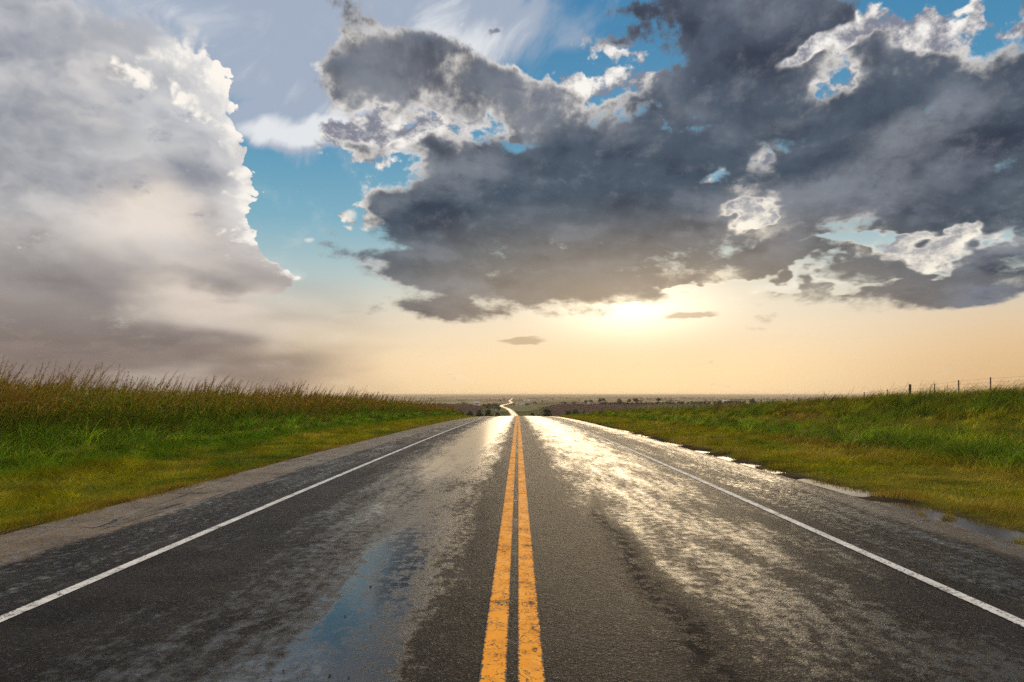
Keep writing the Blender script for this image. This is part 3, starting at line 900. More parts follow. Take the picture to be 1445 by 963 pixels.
# =====================================================================================
#  grass
# =====================================================================================
class Blades:
    def __init__(self):
        self.V, self.F, self.C, self.n = [], [], [], 0

    def add(self, base, L, w, az, lean, droop, colr, K=3, tip=None, facing=None, prof=0.7):
        n = len(L)
        if n == 0:
            return
        t = np.linspace(0, 1, K + 1)[None, :]
        L_, le, dr = L[:, None], lean[:, None], droop[:, None]
        r = L_ * le * t ** 1.6
        z = L_ * (t - dr * t ** 2.4)
        dx, dy = np.sin(az)[:, None], np.cos(az)[:, None]
        cx = base[:, 0:1] + r * dx
        cy = base[:, 1:2] + r * dy
        cz = base[:, 2:3] + z
        if facing is None:
            facing = rng.uniform(-1.1, 1.1, n)
        wx, wy = np.cos(facing)[:, None], np.sin(facing)[:, None]
        hw = 0.5 * w[:, None] * np.maximum((1 - t) ** prof, 0.06) * (0.55 + 0.45 * np.minimum(t * 5, 1))
        P = np.empty((n, K + 1, 2, 3), dtype=np.float32)
        P[:, :, 0, 0] = cx - hw * wx
        P[:, :, 0, 1] = cy - hw * wy
        P[:, :, 1, 0] = cx + hw * wx
        P[:, :, 1, 1] = cy + hw * wy
        P[:, :, 0, 2] = cz
        P[:, :, 1, 2] = cz
        c = np.repeat(colr[:, None, :], K + 1, 1)
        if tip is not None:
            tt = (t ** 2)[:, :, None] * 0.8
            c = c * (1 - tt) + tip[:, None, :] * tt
        c = np.repeat(c[:, :, None, :], 2, 2)
        m = (K + 1) * 2
        idx = (np.arange(n) * m)[:, None] + (2 * np.arange(K))[None, :] + self.n
        f = np.stack([idx, idx + 1, idx + 3, idx + 2], -1).reshape(-1, 4)
        self.V.append(P.reshape(-1, 3))
        self.F.append(f)
        self.C.append(c.reshape(-1, 3).astype(np.float32))
        self.n += n * m

    def build(self, name, mat, label):
        o = mesh_obj(name, np.concatenate(self.V), np.concatenate(self.F), mat, colors=np.concatenate(self.C))
        tag(o, label=label, kind='stuff')
        return o


def scatter(s0, s1, y0, y1, n0, yref=10.0, p=1.7, tmax=0.95):
    """points on a strip, n0 per square metre at yref, thinning as (yref/y)^p; only where the view can go"""
    # cumulative density over y
    yy = np.linspace(y0, y1, 2000)
    dens = n0 * np.minimum((yref / yy), 1.6) ** p
    lo = np.where(s0 >= 0, s0, np.maximum(s0, -tmax * yy)) + 0 * yy
    hi = np.where(s1 <= 0, s1, np.minimum(s1, tmax * yy)) + 0 * yy
    wdt = np.maximum(hi - lo, 0)
    c = np.cumsum(dens * wdt) * (yy[1] - yy[0])
    n = int(c[-1])
    u = rng.uniform(0, c[-1], n)
    y = np.interp(u, c, yy)
    l, h = np.interp(y, yy, lo), np.interp(y, yy, hi)
    x = l + (h - l) * rng.uniform(0, 1, n)
    return x, y


def pal(n, cols, w, jit=0.17):
    cols = np.array(cols, float)
    w = np.array(w, float)
    k = rng.choice(len(cols), n, p=w / w.sum())
    c = cols[k] * np.exp(rng.normal(-0.04, jit, (n, 1)))
    return np.clip(c, 0.004, 0.6)


def mixpal(c1, c2, f):
    f = np.clip(f, 0, 1)[:, None]
    return c1 * (1 - f) + c2 * f


GREEN = [(0.055, 0.140, 0.010), (0.100, 0.200, 0.013), (0.032, 0.085, 0.008)]
OLIVE = [(0.270, 0.235, 0.010), (0.345, 0.265, 0.012), (0.155, 0.170, 0.010)]
STRAW = [(0.44, 0.29, 0.065), (0.34, 0.21, 0.045), (0.50, 0.34, 0.09)]
RUST = [(0.23, 0.105, 0.022), (0.15, 0.075, 0.020), (0.30, 0.165, 0.040)]


def build_grass():
    gm = veg_mat('grass_blades')
    # ---- mown verge either side
    for side in (-1, 1):
        B = Blades()
        if side < 0:
            x, y = scatter(-11.8, -6.0, 2.5, 150, 1100, 10, 1.7, 1.9)
        else:
            x, y = scatter(5.9, 11.0, 2.5, 150, 1100, 10, 1.7, 1.9)
        ax = np.abs(x)
        edge = fbm(x, y, 0.7, 40, 3)
        keep = ax > (6.1 if side < 0 else 6.22) + (edge - 0.45) * (0.55 if side < 0 else 1.3)
        x, y, ax = x[keep], y[keep], ax[keep]
        n = len(x)
        z = ground(x, y)
        sc = np.clip(y / 10, 0.6, 12) ** 0.72
        cl = fbm(x, y, 0.9, 50, 3)
        L = (0.065 + 0.12 * sstep(cl, 0.35, 0.75) + 0.12 * sstep(ax, 8.5, 10.5)) * rng.uniform(0.6, 1.35, n)
        L *= 0.55 + 0.45 * sstep(ax, 6.1, 6.9)
        tc = np.exp((fbm(x, y * 0.7, 0.55, 51, 3) - 0.5) * 1.5)[:, None]
        yel = fbm(x * 1.5, y * 0.5, 2.6, 60, 3)
        c = mixpal(pal(n, GREEN, [1, 1, .6]), pal(n, OLIVE, [1, 1, 1]), sstep(yel, 0.25, 0.50) + rng.normal(0.05, 0.2, n))
        dry = sstep(fbm(x, y * 0.4, 1.6, 70, 3), 0.42 if side > 0 else 0.52, 0.68) * (0.85 if side > 0 else 0.5)
        c = mixpal(c, pal(n, STRAW, [1, 1, 1]), dry * rng.uniform(0, 1, n) ** 0.7)
        c = mixpal(c, pal(n, GREEN, [1, 1, .6]), sstep(ax, 9.6, 10.8) * 0.9)
        low = sstep(ax, 7.4, 6.3)
        c = mixpal(c, pal(n, RUST, [1, 1, 1]), low * rng.uniform(0, 0.8, n))
        c = c * tc
        B.add(np.stack([x, y, z - 0.01], 1), L, 0.0095 * sc * rng.uniform(0.7, 1.4, n), rng.uniform(0, 2 * pi, n) * 0.6 + 0.9,
              rng.uniform(0.1, 1.1, n), rng.uniform(0, 0.5, n), c, K=2)
        B.build('verge_grass', gm, 'short yellow green grass of the verge left of the road' if side < 0 else 'short straw and green grass of the verge right of the road')

    # ---- lush green belt and tall seeding grass, left
    B = Blades()
    def tufts(s0, s1, y0, y1, n0, yref, p, per, rad, tmax=0.95):
        cx, cy = scatter(s0, s1, y0, y1, n0 / per, yref, p, tmax)
        m = len(cx)
        cid = np.repeat(np.arange(m), per)
        th = rng.uniform(0, 2 * pi, len(cid))
        rr = rad * rng.uniform(0.5, 1.5, m)[cid] * np.abs(rng.normal(0, 0.7, len(cid)))
        x = cx[cid] + rr * np.cos(th)
        y = cy[cid] + rr * np.sin(th)
        az = np.arctan2(np.cos(th), np.sin(th)) + rng.normal(0, 0.5, len(cid))
        return x, y, az, cid, m
    x, y, az, cid, m = tufts(-15.5, -10.2, 6, 150, 250, 15, 1.6, 34, 0.16, 1.35)
    w_edge = 10.3 + (fbm(x, y, 4.0, 80, 3) - 0.5) * 2.4
    keep = -x > w_edge
    x, y, az, cid = x[keep], y[keep], az[keep], cid[keep]
    n = len(x)
    z = ground(x, y)
    dep = sstep(-x, 10.2, 13.0)
    cl = fbm(x, y, 2.2, 90, 3)
    th_ = rng.uniform(0.6, 1.3, m)[cid]
    L = (0.14 + 0.60 * dep * (0.35 + 1.1 * cl)) * rng.uniform(0.55, 1.25, n) * th_
    sc = np.clip(y / 15, 0.8, 10) ** 0.7
    tcol = np.exp(rng.normal(0, 0.38, m))[cid][:, None]
    c = mixpal(pal(n, GREEN, [1, 1, .5]), pal(n, OLIVE, [1, 1, 1]), (1 - dep) * 0.5 + rng.normal(0.08, .18, n)) * tcol
    B.add(np.stack([x, y, z], 1), L, 0.013 * sc * rng.uniform(0.6, 1.5, n), np.where(rng.uniform(0, 1, n) < 0.35, 1.4, az), rng.uniform(0.15, 1.0, n),
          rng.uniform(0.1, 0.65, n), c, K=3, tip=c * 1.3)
    B.build('lush_grass', gm, 'knee high bright green grass in front of the tall seed grass')

    B = Blades()
    x, y = scatter(-34, -13.2, 10, 190, 11.5, 20, 1.25, 1.25)
    keep = (rng.uniform(0, 1, len(x)) < np.where(-x > 21, 0.35, 1.0)) & (-x > 13.6 + 1.4 * fbm(x, y, 5, 100, 3))
    x, y = x[keep], y[keep]
    n = len(x)
    z = ground(x, y)
    hvar = fbm(x, y, 6.0, 110, 3)
    front = sstep(-x, 13.5, 16.5)
    hv2 = fbm(x, y, 1.7, 115, 2)
    H = (1.22 + 0.50 * front) * (0.56 + 0.42 * hvar + 0.52 * hv2) * rng.uniform(0.86, 1.08, n)
    tall = rng.uniform(0, 1, n) < 0.55 * sstep(hv2, 0.42, 0.72) + 0.03
    H = np.where(tall, H * rng.uniform(1.15, 1.42, n), H)
    sc = np.clip(y / 20, 0.85, 8) ** 0.65
    az = rng.normal(1.45, 0.25, n)          # the wind leans everything to the right
    lean = rng.uniform(0.10, 0.52, n)
    rust = sstep(fbm(x, y, 7, 120, 3), 0.35, 0.65)
    stc = mixpal(pal(n, OLIVE, [1, 1, 1]), pal(n, RUST, [1, 1, 1]), 0.35 + 0.5 * rust)
    base = np.stack([x, y, z], 1)
    B.add(base, H, 0.011 * sc, az, lean, np.full(n, 0.03), stc, K=3, prof=0.25)

    def on_stem(t):
        r = H * lean * t ** 1.6
        return np.stack([x + r * np.sin(az), y + r * np.cos(az), z + H * (t - 0.03 * t ** 2.4)], 1)
    for k in range(11):                      # leaves
        t = np.clip(0.10 + 0.072 * k + rng.uniform(-0.04, 0.04, n), 0, 0.9) * np.where(tall, 0.85, 1.0)
        gf = np.clip(t * 1.7 - 0.55 + rust * 0.35 + rng.normal(0, 0.25, n), 0, 1)
        c = mixpal(pal(n, GREEN, [1, 1, 1]), pal(n, OLIVE, [.5, .3, 1]), gf * 1.1)
        c = mixpal(c, pal(n, RUST, [1, 1, 1]), np.clip(gf - 0.30 + 0.4 * rust, 0, 1) * rng.uniform(0.3, 1.3, n))
        B.add(on_stem(t), rng.uniform(0.28, 0.58, n), 0.044 * sc * rng.uniform(0.6, 1.3, n), rng.normal(1.4, 1.3, n),
              rng.uniform(0.6, 1.2, n), rng.uniform(0.3, 1.2, n), c, K=3, tip=c * 1.15)
    has = (rng.uniform(0, 1, n) < 0.40) | tall       # drooping seed heads
    idx = np.nonzero(has)[0]
    m = len(idx)
    for k in range(24):
        t = 0.76 + 0.24 * (k / 23.0)
        b = on_stem(np.full(n, t))[idx]
        c = mixpal(pal(m, RUST, [1, 1, 1]), pal(m, STRAW, [1, 1, 1]), rng.uniform(0, 0.4, m)) * 0.8
        ln = (0.22 - 0.12 * (k / 23.0)) * rng.uniform(0.6, 1.3, m)
        B.add(b, ln, 0.0115 * sc[idx] * rng.uniform(0.7, 1.3, m), rng.normal(1.5, 0.6, m), rng.uniform(0.6, 1.4, m), rng.uniform(0.2, 1.1, m), c, K=2, prof=0.25)
    # leafy undergrowth between the stems
    x2, y2 = scatter(-24, -13.0, 10, 170, 85, 16, 1.5, 1.2)
    n2 = len(x2)
    z2 = ground(x2, y2)
    fr = sstep(-x2, 13.2, 16.0)
    c = mixpal(pal(n2, GREEN, [.6, .3, 2.2]), pal(n2, OLIVE, [.4, .2, 1]), rng.uniform(0.1, 0.9, n2)) * 0.75
    c = mixpal(c, pal(n2, RUST, [1, 1, 1]), 0.55 * rng.uniform(0, 1, n2) ** 2)
    L = (0.60 + 1.20 * fr) * rng.uniform(0.5, 1.05, n2)
    B.add(np.stack([x2, y2, z2], 1), L, 0.030 * np.clip(y2 / 16, 0.8, 9) ** 0.7 * rng.uniform(0.6, 1.5, n2), rng.normal(1.4, 1.3, n2),
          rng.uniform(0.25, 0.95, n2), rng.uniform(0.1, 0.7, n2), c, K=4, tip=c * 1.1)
    B.build('seed_grass', gm, 'head high rusty seed grass leaning in the wind along the left field')

    # ---- right: green belt, rough bank, windblown crest
    B = Blades()
    x, y, taz, cid, m_ = tufts(9.5, 30, 7, 170, 300, 15, 1.55, 30, 0.21, 1.25)
    keep = (rng.uniform(0, 1, len(x)) < np.where(x > 22, 0.4, 1.0)) & (x > 9.3)
    x, y, taz, cid = x[keep], y[keep], taz[keep], cid[keep]
    tcol = np.exp(rng.normal(0, 0.42, m_))[cid][:, None]
    tht = rng.uniform(0.6, 1.35, m_)[cid]
    n = len(x)
    z = ground(x, y)
    b1 = sstep(x, 9.3, 10.4) * (1 - sstep(x, 11.6, 12.8)) + 0.9 * sstep(fbm(x, y * 0.35, 3.2, 130, 3), 0.56, 0.68) * sstep(x, 12, 13)
    crest = sstep(x, 14.5, 17.5)
    cl = fbm(x, y, 1.3, 140, 3)
    L = (0.14 + 0.22 * b1 + 0.20 * cl + 0.34 * crest * (0.4 + 1.1 * fbm(x, y, 2.2, 150, 2))) * rng.uniform(0.6, 1.3, n) * tht
    sc = np.clip(y / 15, 0.8, 10) ** 0.7
    c = mixpal(pal(n, OLIVE, [1, .8, 1]), pal(n, RUST, [1, 1, 1]), sstep(fbm(x, y * 0.6, 2.4, 160, 3), 0.38, 0.62) * 0.75)
    c = mixpal(c, pal(n, STRAW, [1, 1, 1]), 0.5 * sstep(fbm(x, y * .5, 1.7, 170, 3), 0.56, 0.75) * rng.uniform(0, 1, n))
    c = mixpal(c, pal(n, GREEN, [1, .7, .8]), b1 * 0.75)
    c = mixpal(c, pal(n, GREEN, [.6, .3, 1.4]), crest * 0.5 * rng.uniform(0.2, 1, n)) * (1 - 0.25 * crest)[:, None]
    c = c * tcol
    B.add(np.stack([x, y, z], 1), L, 0.011 * sc * rng.uniform(0.6, 1.5, n), np.where(rng.uniform(0, 1, n) < 0.55, rng.normal(1.35, 0.5, n), taz), rng.uniform(0.3, 1.0, n),
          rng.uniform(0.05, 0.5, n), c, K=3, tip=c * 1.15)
    # clumps of coarse grass on the crest
    cx, cy = scatter(15.0, 30, 18, 150, 1.5, 25, 0.8)
    for k in range(46):
        n = len(cx)
        x = cx + rng.normal(0, 0.16, n)
        y = cy + rng.normal(0, 0.16, n)
        c = mixpal(pal(n, GREEN, [1, .6, 1.6]), pal(n, OLIVE, [.6, .5, 1]), rng.uniform(0, 1, n)) * np.exp((hsh(np.round(cx, 2), np.round(cy, 2), 8) - 0.6) * 1.3)[:, None]
        c = mixpal(c, pal(n, RUST, [1, 1, 1]), 0.4 * rng.uniform(0, 1, n) ** 2)
        B.add(np.stack([x, y, ground(x, y)], 1), rng.uniform(0.45, 0.85, n) * (0.55 + 0.45 * hsh(np.round(cx, 3), np.round(cy, 3), 5)), 0.014 * np.clip(cy / 18, 0.9, 6) ** 0.7 * rng.uniform(0.6, 1.3, n),
              rng.normal(1.45, 0.35, n), rng.uniform(0.35, 1.05, n), rng.uniform(0.05, 0.5, n), c, K=3, tip=c * 1.2)
    # thin seeding stalks above the crest
    x, y = scatter(16, 30, 22, 120, 0.55, 25, 0.6)
    n = len(x)
    z = ground(x, y)
    H = rng.uniform(0.7, 1.25, n)
    az = rng.normal(1.45, 0.3, n)
    lean = rng.uniform(0.25, 0.7, n)
    B.add(np.stack([x, y, z], 1), H, 0.010 * np.clip(y / 22, 0.9, 5) ** 0.6, az, lean, np.full(n, 0.1), pal(n, RUST, [1, 1, 1]), K=4, prof=0.3)
    for k in range(10):
        t = 0.74 + 0.026 * k
        r = H * lean * t ** 1.6
        b = np.stack([x + r * np.sin(az), y + r * np.cos(az), z + H * (t - 0.1 * t ** 2.4)], 1)
        B.add(b, rng.uniform(0.05, 0.13, n), 0.010 * np.clip(y / 22, 0.9, 5) ** 0.6, az + rng.normal(0, 0.4, n), rng.uniform(0.4, 1, n), rng.uniform(0, .5, n),
              pal(n, RUST, [1, 1, 1]), K=1, prof=0.3)
    B.build('bank_grass', gm, 'windblown coarse green and brown grass covering the bank right of the road')


def build_tufts():
    """single tufts standing in the puddle at the right edge"""
    gm = bpy.data.materials['grass_blades']
    spots = [(1297, 709, 'small reddish grass tuft standing in the edge puddle, farther of two side by side'),
             (1338, 712, 'low reddish grass tuft in the puddle at the rim of the verge'),
             (1437, 745, 'green grass tuft at the near end of the roadside puddle')]
    for px, row, lab in spots:
        y = 1.60 / ((row + 4 - HY) / F)
        xx = px_x(px, y)
        z0 = float(zroad(y)) - 0.16
        n = 150
        B = Blades()
        a = rng.uniform(0, 2 * pi, n)
        r = 0.09 * rng.uniform(0, 1, n) ** 0.6
        b = np.stack([r * np.cos(a) * 1.4, r * np.sin(a), np.zeros(n)], 1)
        c = mixpal(pal(n, OLIVE, [1, 1, 1]), pal(n, RUST, [1, 1, 1]), rng.uniform(0, 1, n) * (0.3 if 'green' in lab[:6] else 0.9))
        B.add(b, rng.uniform(0.05, 0.13, n), rng.uniform(0.004, 0.008, n), a, rng.uniform(0.1, 1.0, n), rng.uniform(0, .4, n), c, K=2)
        o = mesh_obj('grass_tuft', np.concatenate(B.V), np.concatenate(B.F), gm, colors=np.concatenate(B.C))
        o.location = (xx, y, z0)
        tag(o, lab, 'grass tuft', 'tufts in the roadside puddle')


# =====================================================================================
#  fence
# =====================================================================================
def build_fence():
    wood = plain_mat('weathered_post', (0.075, 0.060, 0.048), 0.85, 0.4, 9.0)
    steel = plain_mat('fence_wire', (0.20, 0.185, 0.17), 0.45, 0.2, 30.0, 0.6)
    S = 28.0
    root = empty('wire_fence', (S, 40.4, float(ground(S, 40.4))))
    tag(root, 'wire fence of thin weathered posts along the top of the right bank', 'fence')
    top_rel = lambda y: float(np.interp(y, [20, 40.4, 43.3, 45.9, 48.7, 51.8, 60, 68, 108, 160], [3.1, 2.97, 2.9, 2.76, 2.80, 2.50, 2.2, 2.02, 1.98, 1.9]))
    ys = [26.4, 29.2, 32.0, 34.8, 37.6, 40.4, 43.3, 45.9, 48.7, 51.8, 55.2, 58.9, 62.6, 65.6, 68.0, 70.9, 74.8]
    while ys[-1] < 165:
        ys.append(ys[-1] + 3.75)
    R = np.array(root.location)
    for y in ys:
        g = float(ground(S, y)) - 0.3
        zt = float(zroad(y)) + top_rel(y)
        rd = 0.09 if abs(y - 48.7) < 0.1 else 0.034 + 0.012 * random.random()
        if y > 66:
            rd = 0.055 + 0.03 * random.random()
            zt += random.uniform(-0.12, 0.10)
        V, Fc = [], []
        lx, ly = random.uniform(-0.03, 0.05), random.uniform(-0.04, 0.04)
        pts = [(S, y, g), (S + lx * .4, y + ly * .4, (g + zt) / 2), (S + lx, y + ly, zt - 0.03), (S + lx, y + ly, zt)]
        pts = [tuple(np.array(p) - R) for p in pts]
        tube(V, Fc, pts, [rd * 1.08, rd, rd * 0.96, rd * 0.8], 8)
        mesh_obj('post', V, Fc, wood, root)
    # corner post brace with a short stub, as the thick post shows
    for dzw in (0.07, 0.29, 0.52, 0.76):
        V, Fc, pts = [], [], []
        for a, b in zip(ys[:-1], ys[1:]):
            for t in (0.0, 0.33, 0.66):
                y = a + (b - a) * t
                zt = (float(zroad(a)) + top_rel(a)) * (1 - t) + (float(zroad(b)) + top_rel(b)) * t
                pts.append(tuple(np.array((S - 0.06, y, zt - dzw - 0.05 * t * (1 - t))) - R))
        tube(V, Fc, pts, [0.0045] * len(pts), 4)
        mesh_obj('wire', V, Fc, steel, root)


# =====================================================================================
#  trees and farm buildings far off
# =====================================================================================
def make_tree(name, kind, seed):
    """a unit tree, 1 m high, crown about as wide as given by kind; scaled when placed"""
    r = np.random.default_rng(seed)
    root = empty(name, (0, 0, 0))
    bark = bpy.data.materials['tree_bark']
    leafm = bpy.data.materials['tree_leaves']
    V, Fc = [], []
    if kind == 'bush':
        th, cw, c0 = 0.16, 0.46, 0.08
    elif kind == 'open':
        th, cw, c0 = 0.42, 0.42, 0.36
    else:
        th, cw, c0 = 0.28, 0.40, 0.18
    tube(V, Fc, [(0, 0, -0.05), (0.01, 0, th * 0.5), (0.015, 0.01, th)], [0.035, 0.026, 0.022], 6)
    lobes = []
    nl = 9 if kind != 'open' else 8
    for k in range(nl):
        a = 2 * pi * k / nl + r.uniform(-0.3, 0.3)
        rr = cw * r.uniform(0.25, 0.78)
        zc = r.uniform(c0 + 0.14, 0.84)
        if kind == 'bush':
            zc = r.uniform(0.22, 0.72)
        rr *= 1.0 - 0.45 * max(0, zc - 0.6) / 0.4
        lobes.append((rr * math.cos(a), rr * math.sin(a), zc, r.uniform(0.13, 0.22)))
    lobes.append((0.02, 0, 0.80, 0.19))
    for lx, ly, lz, lr in lobes[:6]:
        tube(V, Fc, [(0.01, 0, th * 0.8), (lx * 0.5, ly * 0.5, (th + lz) / 2), (lx, ly, lz)], [0.016, 0.011, 0.004], 5)
    mesh_obj('trunk', V, Fc, bark, root)
    P, Q, C = [], [], []
    n = 2400 if kind == 'bush' else 1700
    for i in range(n):
        lx, ly, lz, lr = lobes[r.integers(len(lobes))]
        d = r.normal(0, 1, 3)
        d /= np.linalg.norm(d)
        rad = lr * r.uniform(0.55, 1.08)
        c = np.array((lx, ly, lz)) + d * rad * np.array((1.1, 1.1, 0.85))
        c[2] = min(max(c[2], c0 * 0.6), 1.0)
        u = r.normal(0, 1, 3)
        u /= np.linalg.norm(u)
        w = np.cross(u, d)
        w /= np.linalg.norm(w) + 1e-6
        sz = r.uniform(0.024, 0.052)
        b = len(P)
        P += [c - u * sz, c + w * sz * 0.6, c + u * sz, c - w * sz * 0.6]
        Q.append((b, b + 1, b + 2, b + 3))
        cc = np.array((0.030, 0.042, 0.016)) * r.uniform(0.6, 1.5)
        C += [cc] * 4
    mesh_obj('crown', np.array(P), np.array(Q), leafm, root, colors=np.array(C))
    return root


def build_far_things():
    plain_mat('tree_bark', (0.06, 0.045, 0.035), 0.9, 0.3, 6.0)
    veg_mat('tree_leaves', 0.25, 0.2, 0.6)
    protos = {}
    used = set()
    kinds = {'bush': 3, 'tree': 3, 'open': 2}
    for k, n in kinds.items():
        protos[k] = [make_tree('shade_tree' if k != 'bush' else 'round_bush', k, 100 + 17 * i + len(k)) for i in range(n)]

    cnt = {'bush': 0, 'tree': 0, 'open': 0}

    def place(kind, px, top, wpx, y, label, group, cat='tree'):
        x = px_x(px, y)
        g = float(ground(x, y))
        zt = 1.56 - (top - HY) / F * y
        h = max(zt - g, 2.2)
        wd = wpx / F * y
        i = cnt[kind] % len(protos[kind])
        cnt[kind] += 1
        src = protos[kind][i]
        if src.name in used:
            o = copy_tree(src)
        else:
            o = src
            used.add(src.name)
        o.location = (x, y, g)
        o.rotation_euler = (0, 0, random.uniform(0, 6.28))
        o.scale = (wd / 0.95, wd / 0.95, h)
        tag(o, label, cat, group)
        return o

    near_l = [(638.5, 574, 12, 352, 'dark bush beside the end of the seed grass, first left of the crest'),
              (651, 578, 16, 372, 'wide low dark bush just beyond the crest, second from the seed grass'),
              (664, 578.6, 12, 360, 'low dark bush in the middle of the row left of the crest'),
              (676, 577, 14, 380, 'dark bush third before the far road in the row left of the crest'),
              (690, 576.5, 16, 366, 'tallest dark bush of the row left of the crest, near the far road'),
              (701, 581, 10, 372, 'small dark bush nearest the far road, left of it')]
    for px, t, w_, y, lab in near_l:
        place('bush', px, t, w_, y, lab, 'bushes just beyond the crest', 'bush')
    near_r = [(751, 581.5, 14, 360, 'small low bush left of the big round tree beyond the crest'),
              (771, 575.6, 21, 352, 'big round dark tree beyond the crest right of the road'),
              (803, 578.4, 15, 372, 'left half of the dark bush pair right of the big round tree'),
              (812, 576.6, 15, 366, 'taller right half of the dark bush pair right of the big round tree'),
              (824, 579.2, 10, 330, 'small dark bush between the bush pair and the rusty grass'),
              (838, 579.6, 9, 322, 'last small dark bush before the green bank rises')]
    for px, t, w_, y, lab in near_r:
        place('bush', px, t, w_, y, lab, 'bushes just beyond the crest', 'bush' if 'tree bey' not in lab else 'tree')
    ml = [(612, 570.6, 9), (620, 571, 8), (628, 570, 10), (646, 570.6, 7), (655, 572, 8), (683, 570.0, 9), (690, 568.8, 11), (698, 568.4, 12), (704, 570.5, 7)]
    for k, (px, t, w_) in enumerate(ml):
        lab = 'dull green tree on the rise left of the far road, beside the farmhouse' if 640 < px < 686 else \
            ('brownish tree clump on the rise right at the bend of the far road' if px > 686 else 'hazy tree on the rise above the end of the seed grass')
        place('tree' if k % 2 else 'bush', px, t, w_, 1330 + 13 * k, lab, 'trees on the left rise')
    for k, px in enumerate(range(720, 748, 4)):
        place('bush', px + random.uniform(-1, 1), 571.3 - (px - 711) * 0.05, 7, 2180 - 12 * k, 'small dark bush in the row climbing right from the far road', 'bushes of the hedge right of the far road', 'bush')
    right = [('tree', 797.5, 566.6, 7, 1700, 'pale hazy tree above the brown field, left of two'),
             ('tree', 810, 566.4, 8, 1700, 'pale hazy tree above the brown field, right of two'),
             ('tree', 827, 564.6, 9, 1500, 'grey hazy tree behind the small shed, left half of the clump'),
             ('tree', 834, 564.2, 8, 1500, 'grey hazy tree behind the small shed, right half of the clump'),
             ('open', 846.5, 562.0, 6, 1330, 'dark open crowned tree by the ploughed field, left of the close pair'),
             ('open', 851.5, 561.8, 7, 1340, 'dark open crowned tree by the ploughed field, right of the close pair'),
             ('bush', 851, 567.2, 14, 1325, 'dark bush under the close pair of open crowned trees'),
             ('open', 874.5, 562.8, 10, 1750, 'thin hazy tree behind the long hedge'),
             ('open', 888, 562.6, 7, 1750, 'narrow hazy tree behind the hedge left of a darker tree'),
             ('open', 897, 561.8, 10, 1340, 'dark open crowned tree left above the first fence posts'),
             ('open', 929, 561.6, 10, 1340, 'dark open crowned tree above the row of fence posts'),
             ('tree', 1015, 564.0, 12, 640, 'dark bare looking tree right behind the far fence posts'),
             ('tree', 1062, 561.6, 9, 1100, 'dark round tree behind the shoulder of the bank')]
    for kd, px, t, w_, y, lab in right:
        place(kd, px, t, w_, y, lab, 'trees beyond the right bank', 'bush' if kd == 'bush' else 'tree')
    px = 861.0
    k = 0
    while px < 1056:
        place('bush', px + random.uniform(-1.5, 1.5), 568.0 - (px - 861) * 0.012 + random.uniform(-0.6, 0.8), random.uniform(6, 9), 1335 + random.uniform(-12, 12),
              'low dark bush of the hedge behind the fence posts', 'bushes of the long hedge on the right rise', 'bush')
        px += random.uniform(4.5, 8)
        k += 1
    # scattered trees of the plain
    r = np.random.default_rng(5)
    m = 0
    while m < 270:
        y = float(r.uniform(2100, 7600))
        if r.uniform() < 0.55:
            y = float(r.choice([2450, 3100, 3900, 5200, 6400])) + float(r.normal(0, 30))
        px = float(r.uniform(560, 1240))
        if r.uniform() < 0.5:
            px = float(r.uniform(900, 1230))
        x = px_x(px, y)
        if abs(x - float(far_x(np.array(y)))) < 25:
            continue
        h = float(r.uniform(5, 10))
        kd = ('bush', 'tree', 'bush', 'tree', 'open')[m % 5]
        i = cnt[kd] % len(protos[kd])
        cnt[kd] += 1
        o = copy_tree(protos[kd][i])
        o.location = (x, y, float(ground(x, y)))
        o.rotation_euler = (0, 0, float(r.uniform(0, 6)))
        wd = h * float(r.uniform(1.3, 4.0))
        o.scale = (wd, wd, h)
        tag(o, 'tiny hazy tree scattered over the far plain', 'tree', 'scattered trees of the plain')
        m += 1

    # farm buildings
    white = plain_mat('white_boards', (0.50, 0.48, 0.45), 0.6, 0.06, 1.0)
    roofm = plain_mat('grey_roof', (0.30, 0.29, 0.28), 0.5, 0.15, 1.0)
    darkm = plain_mat('dark_opening', (0.02, 0.02, 0.022), 0.3, 0.1, 1.0)

    def building(name, px, y, wpx, hgt, depth, label, cat, rise=0.35, door=True, wins=2, rz=0.0, roofmat=roofm, grp='farm buildings on the plain'):
        x = px_x(px, y)
        g = float(ground(x, y))
        w2 = wpx / F * y / 2
        root = empty(name, (x, y, g), rz)
        tag(root, label, cat, grp)
        V, Fc = [], []
        d2 = depth / 2
        rh = hgt * rise
        V += [(-w2, -d2, -0.5), (w2, -d2, -0.5), (w2, d2, -0.5), (-w2, d2, -0.5), (-w2, -d2, hgt), (w2, -d2, hgt), (w2, d2, hgt), (-w2, d2, hgt),
              (-w2, 0, hgt + rh), (w2, 0, hgt + rh)]
        Fc += [(0, 1, 5, 4), (1, 2, 6, 9, 5), (2, 3, 7, 6), (3, 0, 4, 8, 7)]
        mesh_obj('wall', V, Fc, white, root)
        o_ = 0.5
        V, Fc = [], []
        for sg in (-1, 1):
            b = len(V)
            sl = rh / d2
            V += [(-w2 - o_, sg * (d2 + o_), hgt - sl * o_ + 0.02), (w2 + o_, sg * (d2 + o_), hgt - sl * o_ + 0.02), (w2 + o_, 0, hgt + rh + 0.02), (-w2 - o_, 0, hgt + rh + 0.02)]
            V += [(a, b_, c_ + 0.22) for a, b_, c_ in V[b:b + 4]]
            Fc += [(b, b + 3, b + 2, b + 1), (b + 4, b + 5, b + 6, b + 7), (b, b + 1, b + 5, b + 4), (b + 1, b + 2, b + 6, b + 5), (b + 3, b, b + 4, b + 7)]
        mesh_obj('roof', V, Fc, roofmat, root)
